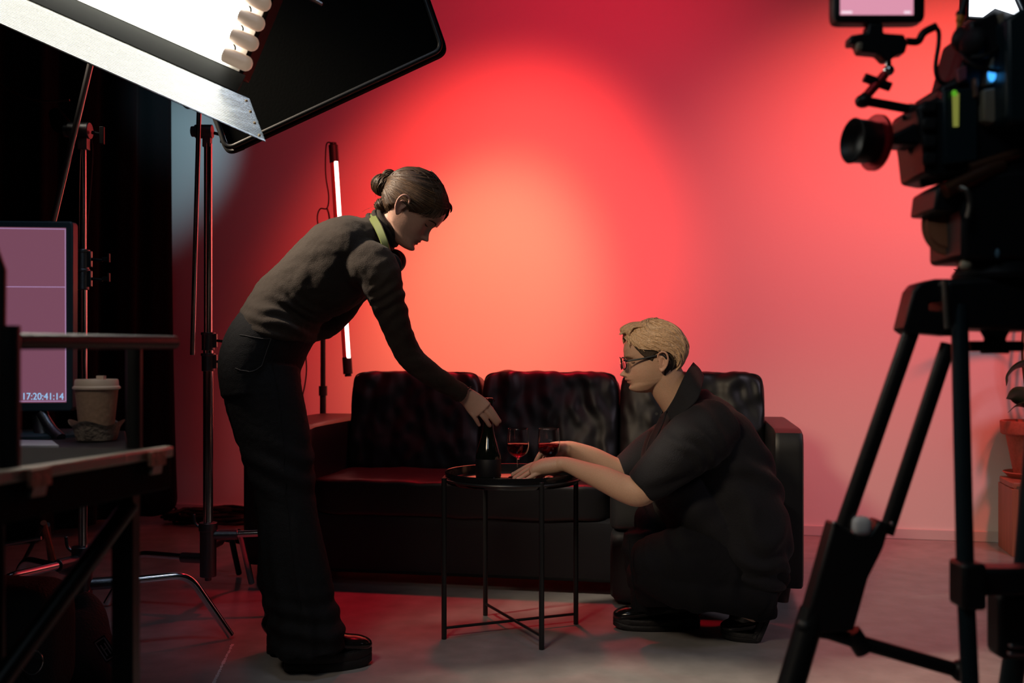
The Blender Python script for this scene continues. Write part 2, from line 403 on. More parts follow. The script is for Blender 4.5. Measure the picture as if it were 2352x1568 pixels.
# ---------------------------------------------------------------- sofa
SA = math.radians(-10.5); SR = Matrix.Rotation(SA, 3, 'Z')
S0 = Vector((-1.116, 4.09, 0))                  # front left corner on the floor
def sp(x, y, z): return S0+SR @ Vector((x, y, z))
SW = 2.235; SD = .90
sofa = thing('sofa', sp(SW/2, SD/2, 0), 'long black leather three-seat sofa standing before the red-lit wall', 'sofa')
mb = MB(); mb.rbox(sp(SW/2, SD/2, .175), (SW/2-.02, SD/2-.01, .13), p=14, res=12, R=SR); mb.build('base', M['leather_in'], sofa)
def leather_disp(seed, amp, tops):
    def f(d, a):
        q = Vector((a.x*3.2+seed, a.z*2.2, seed))
        w = noise.noise(q)*.6
        fold = math.sin((a.x+w*.09-a.z*.18*math.sin(seed))*42+w*5)
        fade = .35+.65*abs(noise.noise(Vector((a.x*4+seed*3, a.z*3, 2))))*1.6
        up = max(0, d.z)
        r = amp*fold*fade*(.45+.55*up) if d.y < .2 else 0
        m = noise.noise(Vector((a.x*22+seed, a.y*22, a.z*14)))*amp*.8
        sag = -.014*up*(abs(d.x)**6)+.010*up*noise.noise(Vector((a.x*7+seed, 1, 1)))
        return (0, -r*(1-abs(d.x)**8) + m, (sag+m*.9)*tops)
    return f
arm = MB(); arm.rbox(sp(SW-.055, SD/2, .35), (.057, SD/2, .302), p=16, res=14, R=SR); arm.build('armrest', M['leather'], sofa)
arm = MB(); arm.rbox(sp(.15, SD/2, .35), (.15, SD/2, .295), p=16, res=14, R=SR); arm.build('armrest', M['leather'], sofa)
mb = MB(); mb.rbox(sp(SW/2+.09, SD-.09, .42), (SW/2-.2, .09, .28), p=10, res=16, R=SR); mb.build('back_frame', M['leather_in'], sofa)
mb = MB(); mb.rbox(sp(.30+.61, .33, .355), (.615, .33, .078), p=12, res=40, R=SR, disp=lambda d, a: (0, 0, .006*noise.noise(a*9)+.003*noise.noise(a*25))); mb.build('seat_cushion', M['leather'], sofa)
mb = MB(); mb.rbox(sp(.30+1.22+.30, .26, .355), (.30, .40, .078), p=12, res=30, R=SR, disp=lambda d, a: (0, 0, .006*noise.noise(a*9+Vector((3, 0, 0))))); mb.build('seat_cushion', M['leather'], sofa)
mb = MB(); mb.rbox(sp(.30+1.22+.30, .24, .145), (.297, .385, .135), p=14, res=14, R=SR); mb.build('chaise_base', M['leather_in'], sofa)
tilt = Matrix.Rotation(math.radians(-9), 3, 'X')
for i, (x0, w_) in enumerate(((.30, .606), (.906, .608), (1.514, .614))):
    mb = MB(); mb.rbox(sp(x0+w_/2, .56, .625), (w_/2-.003, .115, .225), p=9, res=72, R=SR @ tilt, disp=leather_disp(i*3.7+1.3, .011, 1.0))
    o = mb.build('back_cushion', M['leather'], sofa)
    # piped seam round the front edge of the cushion
    hw, hh = w_/2-.012, .216; pts = []
    for k in range(60):
        a = 2*PI*k/60; e = .16
        pts.append(sp(x0+w_/2, .56, .625)+SR @ tilt @ Vector((hw*math.copysign(abs(math.cos(a))**e, math.cos(a)), -.088, hh*math.copysign(abs(math.sin(a))**e, math.sin(a)))))
    pts.append(pts[0]); s_ = MB(); s_.tube(pts, .0035, n=6, k=0); s_.build('piping', M['leather'], o)
for x, y in ((.10, .08), (SW-.07, .06), (.10, SD-.08), (SW-.07, SD-.08)):
    mb = MB(); mb.cyl(sp(x, y, 0), sp(x, y, .06), .018, .028); mb.build('foot', M['foot'], sofa)

# ---------------------------------------------------------------- tray table
TC = Vector((0.0, 3.352, 0)); legs = [(-.2225, 3.262), (.0935, 3.146), (.221, 3.442), (-.095, 3.557)]
tt = thing('tray_table', TC, 'round black metal tray table between the two people', 'side table')
prof = [(0, .509), (.214, .509), (.218, .512), (.2215, .540), (.2245, .541), (.2255, .538), (.2225, .509), (.219, .503), (0, .503)]
mb = MB(); mb.lathe(prof, TC, n=96); mb.build('tray', mat('glossy_black_enamel', (.008, .008, .009), .13, coat=.3), tt)
mb = MB(); pts = [TC+Vector((.229*math.cos(a), .229*math.sin(a), .517)) for a in np.linspace(0, 2*PI, 97)]; mb.tube(pts, .0045, n=8, k=0); mb.build('ring', M['blackm'], tt)
for x, y in legs:
    mb = MB(); mb.cyl((x, y, 0), (x, y, .528), .0085, n=16); mb.build('leg', M['blackm'], tt, bevel=.0015)
for i in (0, 1):
    a, b = legs[i], legs[i+2]; mb = MB(); mb.cyl((*a, .036+.006*i), (*b, .036+.006*i), .005, n=12); mb.build('crossbar', M['blackm'], tt)

# bottle
bp_ = Vector((-.078, 3.285, .5095))
bt = thing('wine_bottle', bp_, 'dark glass wine bottle held by the neck on the tray', 'bottle')
prof = [(0, .004), (.036, .0), (.0405, .004), (.0415, .02), (.0418, .080), (.0405, .096), (.0365, .112), (.0295, .134), (.0225, .158), (.0178, .184), (.0150, .215), (.0138, .262), (.0150, .264), (.0150, .271), (.0135, .272), (.0130, .268), (0, .268)]
pp = cr([(a, b) for a, b in prof[2:12]], 5); prof = prof[:2]+[tuple(q) for q in pp]+prof[12:]
mb = MB(); mb.lathe(prof, bp_, n=56); mb.build('glass', M['bottle'], bt)
mb = MB(); mb.lathe([(.0417, .022), (.0421, .023), (.0422, .078), (.0418, .079)], bp_, n=56); mb.build('label', M['label'], bt)
mb = MB(); mb.lathe([(0, .271), (.0150, .271), (.0155, .273), (.0155, .277), (.0145, .279), (0, .279)], bp_, n=32)
mb.tube([bp_+Vector((.014, 0, .276)), bp_+Vector((.020, 0, .272)), bp_+Vector((.019, 0, .266))], .0014, n=6)
mb.build('cap', mat('dark_red_cap', (.04, .006, .008), .2, metal=.5), bt)

# wine glasses
def wineglass(x, y, label, turn):
    c = Vector((x, y, .5095)); g = thing('wine_glass', c, label, 'wine glass', 'two glasses of red wine')
    out = [(.0355, .168), (.0368, .150), (.0385, .125), (.0380, .105), (.0335, .088), (.0235, .076), (.0090, .068), (.0042, .063), (.0036, .050), (.0036, .02), (.0052, .008), (.018, .0042), (.0325, .0022), (.0335, .001), (.0330, 0), (0, 0)]
    inn = [(.0001, .0705), (.0085, .0715), (.0225, .0785), (.0322, .090), (.0366, .106), (.0371, .125), (.0355, .150), (.0343, .168)]
    o_ = [tuple(q) for q in cr(out[:13], 4)]+out[13:]; i_ = [tuple(q) for q in cr(inn, 4)]
    mb = MB(); mb.lathe(i_+[(.0349, .1688)]+o_, c, n=56); mb.build('bowl_and_stem', M['glass'], g)
    lv = .116; w_ = [(r-.00025, z+.0002) for r, z in i_ if z < lv]+[(.0369, lv), (.0355, lv-.0008), (0.0001, lv-.0008)]
    mb = MB(); mb.lathe(w_, c, n=56); mb.build('wine', M['wine'], g)
wineglass(.0209, 3.42, 'wine glass nearer the bottle, half full of red wine', 0)
wineglass(.1270, 3.42, 'wine glass before the crouching person\'s far hand, half full', 1)

# ---------------------------------------------------------------- stool and plant at the right edge
ST = math.radians(-14); R_ = Matrix.Rotation(ST, 3, 'Z'); o0 = Vector((2.306, 4.59, 0))
def st(x, y, z): return o0+R_ @ Vector((x, y, z))
stool = thing('wooden_stool', st(.25, .14, 0), 'low red-brown wooden slab bench under the potted plant', 'bench')
mb = MB(); mb.rbox(st(.25, .14, .327), (.25, .14, .015), p=30, res=6, R=R_); mb.build('seat', M['wood'], stool)
for x in (.014, .486):
    mb = MB(); mb.box(st(x, .14, .156), (.028, .28, .312), R=R_); mb.build('side_panel', M['wood'], stool, bevel=.002)
mb = MB(); mb.box(st(.029, .004, .156), (.022, .006, .31), R=R_); mb.box(st(.25, .0035, .318), (.46, .006, .014), R=R_); mb.build('plywood_edge', M['wood_d'], stool)
pc = P(2372, 1095, 4.78); pc.z = .3425
plant = thing('potted_plant', pc, 'leafy plant in a terracotta pot on the wooden bench', 'potted plant')
mb = MB(); mb.lathe([(0, 0), (.105, 0), (.128, .022), (.132, .024), (.128, .028), (.103, .008), (0, .008)], pc, n=56); mb.build('saucer', M['terracotta'], plant)
mb = MB(); mb.lathe([(0, .010), (.082, .010), (.118, .205), (.134, .206), (.140, .212), (.143, .268), (.140, .272), (.131, .272), (.126, .262), (.112, .215), (0, .215)], pc, n=56); mb.build('pot', M['terracotta'], plant)
mb = MB(); mb.lathe([(0, .25), (.126, .248), (.126, .235), (0, .235)], pc, n=40); mb.build('soil', M['soil'], plant)
mb = MB()
for q in range(3): mb.tube([pc+Vector((.01*q-.01, 0, .24)), pc+Vector((-.02+.03*q, .02, .4)), pc+Vector((.03*q-.05, .0, .62)), pc+Vector((.05*q-.02, .01, .95))], .006, n=8)
mb.build('stem', mat('plant_stem', (.06, .05, .02), .6), plant)
def leaf(pts, wid, nrm):
    c = [Vector(q) for q in cr(pts, 8)]; n = len(c); vs = []; fs = []; nrm = Vector(nrm)
    for i, p in enumerate(c):
        t = (c[min(i+1, n-1)]-c[max(i-1, 0)]).normalized(); s = t.cross(nrm).normalized(); w_ = wid*math.sin(PI*min(1, (i/(n-1))**.75))+.001
        up = s.cross(t).normalized()
        for k in (-1, -.5, 0, .5, 1): vs.append(p+s*w_*k+up*(.15*w_*abs(k)))
    for i in range(n-1):
        for k in range(4): fs.append((i*5+k, i*5+k+1, i*5+k+6, i*5+k+5))
    mb = MB(); mb.add(vs, fs); o = mb.build('leaf', M['leaf'], plant, fix=False); s_ = o.modifiers.new('s', 'SOLIDIFY'); s_.thickness = .0015
leaf([P(2390, 835, 4.75), P(2345, 838, 4.72), P(2318, 858, 4.7), P(2311, 886, 4.68)], .035, (0, .6, .8))
leaf([P(2400, 905, 4.76), P(2360, 912, 4.72), P(2330, 905, 4.66), P(2311, 915, 4.62)], .045, (0, 1, .25))
leaf([P(2395, 945, 4.76), P(2360, 930, 4.74), P(2335, 932, 4.7), P(2315, 947, 4.68)], .028, (0, .5, .8))
leaf([P(2385, 760, 4.74), P(2330, 690, 4.75), P(2250, 640, 4.7), P(2190, 618, 4.65)], .03, (0, .4, .9))
leaf([P(2400, 700, 4.72), P(2430, 640, 4.7), P(2470, 620, 4.66)], .04, (0, .5, .8))
leaf([P(2400, 800, 4.72), P(2440, 770, 4.7), P(2480, 790, 4.66)], .04, (0, .5, .8))

# ---------------------------------------------------------------- red tube light and its stand behind the sofa
Yt = 4.95
a, b = P(768, 372, Yt), P(797, 822, Yt); ax = (b-a).normalized()
rt = thing('tube_light', P(797, 858, Yt), 'slanted glowing red tube light behind the sofa\'s left end', 'tube light')
mb = MB(); side = ax.cross(Vector((0, 1, 0))).normalized()
mb.cyl(a-side*0, b, .021, n=28); mb.build('shell', M['redcase'], rt)
mb = MB(); off = Vector((.0095, -.0135, 0)); mb.cyl(a+off, b+off, .0105, n=16); mb.build('lit_strip', M['redtube'], rt)
for p, q in ((a+ax*.005, a-ax*.085), (b-ax*.005, b+ax*.08)):
    mb = MB(); mb.cyl(p, q, .0235, n=28); mb.cyl(q, q+(q-p).normalized()*.012, .017, n=20); mb.build('end_cap', M['blackp'], rt, bevel=.003)
mb = MB(); mb.tube([P(766, 334, Yt), P(758, 327, Yt), P(749, 336, Yt), P(748, 400, Yt), P(755, 450, Yt), P(751, 478, Yt), P(735, 480, Yt), P(729, 505, Yt), P(740, 560, Yt), P(757, 640, Yt), P(768, 700, Yt), P(772, 735, Yt), P(760, 750, Yt), P(753, 775, Yt)], .0035, n=8)
mb.tube([P(751, 478, Yt), P(755, 490, Yt), P(757, 505, Yt)], .0045, n=8); mb.build('power_cable', M['cable'], rt)

base = Vector((P(742, 800, 5.15).x, 5.15, 0))
ls = thing('light_stand', base, 'thin black light stand behind the sofa\'s left end, carrying the tube light', 'light stand')
mb = MB(); mb.cyl(base+Vector((0, 0, .12)), base+Vector((0, 0, .75)), .0165, n=20); mb.cyl(base+Vector((0, 0, .7)), P(742, 600, 5.15), .0135, n=20); mb.build('pole', M['blackm'], ls)
mb = MB(); mb.cyl(base+Vector((0, 0, .72)), base+Vector((0, 0, .77)), .022, n=16); mb.build('clamp', M['blackm'], ls)
mb = MB(); mb.tube([P(745, 640, 5.15), P(760, 640, 5.05), P(781, 640, 4.99)], .008, n=8); mb.build('tube_holder', M['blackm'], ls)
for a_ in (0, 120, 240):
    d = Vector((math.cos(math.radians(a_+100)), math.sin(math.radians(a_+100)), 0)); mb = MB()
    mb.tube([base+d*.018+Vector((0, 0, .35)), base+d*.22+Vector((0, 0, .012))], .009, n=10, k=0); mb.build('leg', M['blackm'], ls)
mb = MB(); mb.tube([P(705, 745, 4.9), P(703, 770, 4.9), P(702, 795, 4.9)], [.022, .030, .024], n=16)
o = mb.build('power_adapter', M['blackp'], org=P(702, 800, 4.9)); tag(o, 'black power adapter hanging in the red light beside the standing person', 'power adapter')
mb = MB(); mb.tube([P(702, 795, 4.9), P(702, 812, 4.9), P(704, 850, 4.9), P(700, 885, 4.9), P(693, 920, 4.9), P(692, 968, 4.9), P(690, 1010, 4.98)], [.007, .004, .0035, .0035, .0035, .0035, .0035], n=8); s_ = mb.build('cord', M['cable'], o)

# coiled cable on the floor by the wall
mb = MB(); cc = G(497, 1197); pts = []
for i in range(260):
    a_ = i*.21; r = .24+.05*math.sin(i*.37)+.02*math.sin(i*1.7); pts.append(cc+Vector((r*math.cos(a_), .16*math.sin(a_)+.02*math.sin(i), .010+.045*(i/260)+.006*math.sin(i*.9))))
mb.tube(pts, .009, n=7, k=0); mb.tube([pts[0], P(420, 1176, 5.6), P(405, 1168, 5.6), P(395, 1160, 5.62)], .006, n=6)
tag(mb.build('cable_coil', M['cable']), 'black cable coil lying on the floor at the wall foot', 'cable')

# a folded stand leg by the left end of the sofa
mb = MB()
st2 = thing('folded_stand', G(548, 1322), 'low black stand foot on the floor at the sofa\'s left end', 'stand')
mb.tube([P(532, 1238, 4.1), P(541, 1280, 4.15), G(549, 1322)+Vector((0, 0, .01))], .012, n=10); mb.build('leg', M['blackm'], st2)
mb = MB(); mb.tube([P(500, 1236, 4.2), P(535, 1240, 4.2), P(590, 1250, 4.3)], .012, n=8)
mb.tube([P(590, 1250, 4.3), P(600, 1290, 4.5), G(600, 1295)], .012, n=8); mb.build('frame', M['blackm'], st2)

# ---------------------------------------------------------------- C-stands
def knob(mb, p, d, l=.03, r=.012):
    p, d = Vector(p), Vector(d).normalized(); mb.cyl(p, p+d*l, .004, n=8); mb.cyl(p+d*l, p+d*(l+.018), r*.8, r, n=10)
def cstand(base, top_z, label, legdirs, hub_z, name='c_stand', joints=(), rs=(.0175, .0145), steps=()):
    s = thing(name, base, label, 'light stand', 'chrome stands on the left'); b = Vector(base)
    mb = MB(); z1 = joints[0] if joints else .9
    mb.cyl(b+Vector((0, 0, hub_z-.05)), b+Vector((0, 0, z1)), rs[0], n=24); mb.build('lower_column', M['chrome'], s)
    mb = MB(); mb.cyl(b+Vector((0, 0, z1-.02)), b+Vector((0, 0, top_z)), rs[1], n=24); mb.build('riser', M['chrome'], s)
    for z in joints:
        mb = MB(); mb.cyl(b+Vector((0, 0, z-.035)), b+Vector((0, 0, z+.025)), rs[0]+.005, n=20); mb.cyl(b+Vector((0, 0, z+.02)), b+Vector((0, 0, z+.03)), rs[0]+.008, n=20)
        mb.box(b+Vector((rs[0]+.006, 0, z)), (.018, .016, .05)); o = mb.build('collar', M['dchrome'], s, bevel=.002)
        mb = MB(); p = b+Vector((rs[0]+.014, 0, z)); mb.cyl(p, p+Vector((.035, 0, -.004)), .005, n=10); mb.box(p+Vector((.045, 0, .0)), (.022, .012, .012)); mb.box(p+Vector((.054, 0, .004)), (.006, .012, .028)); mb.build('clamp_handle', M['blackp'], o, bevel=.002)
    mb = MB(); mb.cyl(b+Vector((0, 0, hub_z-.075)), b+Vector((0, 0, hub_z+.10)), .029, n=24); mb.cyl(b+Vector((0, 0, hub_z+.09)), b+Vector((0, 0, hub_z+.12)), .033, n=24)
    mb.tube([b+Vector((-.02, 0, hub_z+.10)), b+Vector((-.045, 0, hub_z+.115)), b+Vector((-.052, 0, hub_z+.15))], .006, n=8)
    mb.cyl(b+Vector((0, 0, hub_z-.09)), b+Vector((0, 0, hub_z-.07)), .012, n=12); hub = mb.build('hub', M['dchrome'], s, bevel=.002)
    for i, (dx, dy, L, dz) in enumerate(legdirs):
        d = Vector((dx, dy, 0)).normalized(); h = hub_z-.01+dz
        mb = MB(); a_ = b+d*.02+Vector((0, 0, h)); reach = L
        kx = a_+d*(reach*.70)+Vector((0, 0, .006)); en = Vector((b.x, b.y, .011))+d*(reach*1.06); rr_ = .05
        bend = [kx+(a_-kx).normalized()*rr_*(1-t)**2+(en-kx).normalized()*rr_*t*t for t in [q/8 for q in range(9)]]
        pts = [a_+d*.05]+bend+[en]
        mb.tube(pts, .0125, n=14, k=0); lg = mb.build('leg', M['chrome'], s)
        mb = MB(); mb.cyl(a_-d*.01, a_+d*.085, .019, n=18); mb.build('leg_socket', M['dchrome'], lg, bevel=.002)
    return s
bA = G(478, 1406); bB = Vector((P(190, 900, 3.1).x, 3.1, 0))
def dto(b, u, v): g = G(u, v); return (g.x-b.x, g.y-b.y, math.hypot(g.x-b.x, g.y-b.y)/1.06, 0)
LA = list(dto(bA, 245, 1392)); LA[3] = .0
csA = cstand(bA, P(0, 330, 3.6).z, 'chrome stand nearer the standing person, under the black-framed panel', [LA, (1.0, .10, .38, .085), (.1, .9, .4, .045)], .205, joints=(P(0, 782, 3.6).z, P(0, 830, 3.6).z))
LB = list(dto(bB, 530, 1467)); LB[3] = .01
csB = cstand(bB, P(0, 318, 3.1).z, 'chrome stand behind the desktop monitor and coffee cup', [LB, (-.8, .5, .42, .05), (-.3, -.9, .42, .09)], .215, joints=(P(0, 595, 3.1).z, P(0, 640, 3.1).z), rs=(.0135, .011))
# grip heads and arms
def griphead(parent, p, s=1.0):
    p = Vector(p); mb = MB(); mb.cyl(p+Vector((-.035*s, -.0, 0)), p+Vector((.030*s, 0, 0)), .026*s, n=24); mb.cyl(p+Vector((-.05*s, 0, 0)), p+Vector((-.035*s, 0, 0)), .020*s, n=20)
    mb.box(p+Vector((.01*s, 0, -.035*s)), (.03*s, .03*s, .05*s)); o = mb.build('grip_head', M['dchrome'], parent, bevel=.002)
    mb = MB(); q = p+Vector((.035*s, 0, -.005)); mb.cyl(q, q+Vector((.025*s, 0, -.006)), .006, n=10); mb.box(q+Vector((.032*s, 0, -.01)), (.014, .012, .055*s)); mb.build('handle', M['blackp'], o, bevel=.003)
    return o
griphead(csB, P(185, 300, 3.1), 1.0); griphead(csA, P(470, 302, 3.6), .95)
mb = MB(); mb.cyl(P(212, 130, 3.02), P(110, 560, 3.10), .0095, n=14)
tag(mb.build('grip_arm', M['steel']), 'slanting metal rod through the clamp head behind the monitor', 'rod')
mb = MB(); mb.cyl(P(458, 225, 3.55), P(442, 815, 3.55), .0085, n=14)
tag(mb.build('grip_arm', M['chrome']), 'thin chrome rod hanging beside the stand nearer the standing person', 'rod')
mb = MB(); mb.tube([P(205, 310, 3.12), P(212, 340, 3.12), P(209, 420, 3.14), P(200, 520, 3.14), P(197, 600, 3.14)], .003, n=6)
tag(mb.build('thin_cable', M['cable']), 'thin cable hanging beside the stand behind the monitor', 'cable')
# wing shaped counterpart hanging on the rod
mb = MB(); mb.tube([P(128, 262, 3.25), P(140, 285, 3.2), P(160, 300, 3.14)], [.022, .03, .018], n=12); tag(mb.build('lamp_clamp', M['flag']), 'black clamp knob beside the grip head behind the monitor', 'clamp')
mb = MB(); mb.tube([P(-30, 175, 3.3), P(30, 212, 3.3), P(90, 232, 3.3), P(160, 230, 3.3)], .004, n=6); tag(mb.build('thin_cable', mat('brown_cable', (.06, .02, .015), .5)), 'thin brown cable sagging across the dark curtain', 'cable')

# ---------------------------------------------------------------- fluorescent bank, top left
Yk = 2.42
ang = math.radians(23.9); ka = Vector((math.cos(ang), 0, -math.sin(ang)))    # along the tubes, to the right and down
kf = Vector((.10, -.985, -.12)); kf = (kf-ka*kf.dot(ka)).normalized()         # way the bank faces
kb = kf.cross(ka).normalized();  kb = kb if kb.z > 0 else -kb                 # up across the tubes
E = P(566, 172, Yk)                                                          # lower right corner of the bank
LK = 1.22
kino = thing('fluorescent_light', E-ka*LK/2, 'glowing fluorescent light bank with black flap, filling the top left corner', 'studio light')
def kp(a_, b_, c_): return E+ka*a_+kb*b_+kf*c_
sp_ = .0490
for i in range(6):
    b_ = .022+sp_*i; sh = -.006-.0045*i
    mb = MB(); mb.cyl(kp(-LK, b_, .03), kp(-.055, b_, .03), .0185, n=22); t = mb.build('tube', M['tube'], kino)
    mb = MB(); mb.loft([(kp(-.055, b_, .03), .0188, .0188), (kp(.004+sh, b_, .03), .0188, .0188)], n=22, k=1, cap=.9)
    mb.build('tube_end', M['tube_end'], t)
    mb = MB(); mb.tube([kp(-.045, b_+.0, .008), kp(-.045, b_+.024, .012), kp(-.048, b_+.032, .03)], .0022, n=6); mb.build('tube_clip', M['housing'], t)
mb = MB(); mb.prism([kp(-LK, 0, 0), kp(-.02, 0, 0), kp(-.02, .32, 0), kp(-LK, .32, 0)], -kf*.004); mb.build('reflector', M['reflector'], kino)
mb = MB(); mb.prism([kp(-LK-.02, -.012, -.006), kp(-.012, -.012, -.006), kp(-.012, .34, -.006), kp(-LK-.02, .34, -.006)], -kf*.07); mb.build('housing', M['housing'], kino, bevel=.005)
# lower flap: a short matt flange and the wide ribbed door
d1 = (-kb*.80+kf*.60).normalized(); 
mb = MB(); mb.prism([kp(-LK, -.004, .0), kp(.0, -.004, .0), kp(.008, -.004, .0)+d1*.058, kp(-LK, -.004, .0)+d1*.058], d1.cross(ka).normalized()*.003); mb.build('flange', M['housing'], kino)
d2 = (-kb*.60+kf*.80).normalized(); h0 = kp(0, -.004, 0)+d1*.060
def door_pt(a_, w_): return h0+ka*a_+d2*w_
DW, DX0, DX = .135, .04, .15
nr = 46; vs = []; fs = []; up_ = ka.cross(d2).normalized(); up_ = up_ if up_.z > 0 else -up_
for i in range(nr+1):
    w_ = DW*i/nr; b__ = up_*(.0009*(i % 2))
    xr = DX0+(DX-DX0)*i/nr
    for a_ in (-LK, -.6, -.2, xr): vs.append(door_pt(a_, w_)+b__)
for i in range(nr):
    for j in range(3): fs.append((i*4+j, i*4+j+1, i*4+j+5, i*4+j+4))
mb = MB(); mb.add(vs, fs); o = mb.build('barn_door', M['door'], kino, fix=False, smooth=False); q = o.modifiers.new('s', 'SOLIDIFY'); q.thickness = .003; q.offset = 0
mb = MB()
for t in (.12, .38, .64, .92): mb.ell(door_pt(DX0-.012+(DX-DX0)*t, DW*t)+up_*.002, (.0035, .0035, .0035), nu=10, nv=6)
mb.build('rivet', M['brass'], o)
mb = MB(); mb.tube([P(420, 235, Yk), P(432, 245, Yk), P(447, 240, Yk+.02)], .006, n=8); mb.build('yoke_bolt', M['blackm'], kino)
# clip at the very top
mb = MB(); mb.tube([P(690, -18, 2.6), P(715, -4, 2.6), P(740, 10, 2.6)], [.006, .008, .005], n=8)
tag(mb.build('metal_clip', M['steel']), 'small metal clip poking in at the top over the black panel', 'clip')

# ---------------------------------------------------------------- black flag panel
Yf = 2.95
cor = [(1030, 118), (530, 350), (375, -60), (905, -240)]
def rounded(cs, r, Y):
    out = []; n = len(cs)
    for i in range(n):
        p = Vector((*cs[i], 0)); a_ = Vector((*cs[i-1], 0)); b_ = Vector((*cs[(i+1) % n], 0)); da = (a_-p).normalized(); db = (b_-p).normalized()
        for k in range(9):
            t = k/8; q = (p+da*r)*(1-t)**2+p*2*t*(1-t)+(p+db*r)*t*t; out.append(P(q.x, q.y, Y))
    return out
flag = thing('black_flag_panel', P(700, 100, Yf), 'large black rectangular flag panel tilted across the top centre', 'flag panel')
mb = MB(); o_ = rounded(cor, 26, Yf); mb.prism(o_, (0, .035, 0)); mb.build('panel', M['flag'], flag, bevel=.006)
mb = MB(); o_ = rounded([(1016, 113), (520, 343), (388, -60), (900, -220)], 22, Yf-.008); o_.append(o_[0]); mb.tube(o_, .0075, n=10, k=0); mb.build('frame', M['blackm'], flag)
mb = MB(); mb.tube([P(490, 262, 3.0), P(505, 300, 3.0), P(518, 335, 3.0), P(532, 347, 3.0), P(560, 338, 3.0)], .008, n=8, k=5); mb.build('frame_rod', M['blackm'], flag)
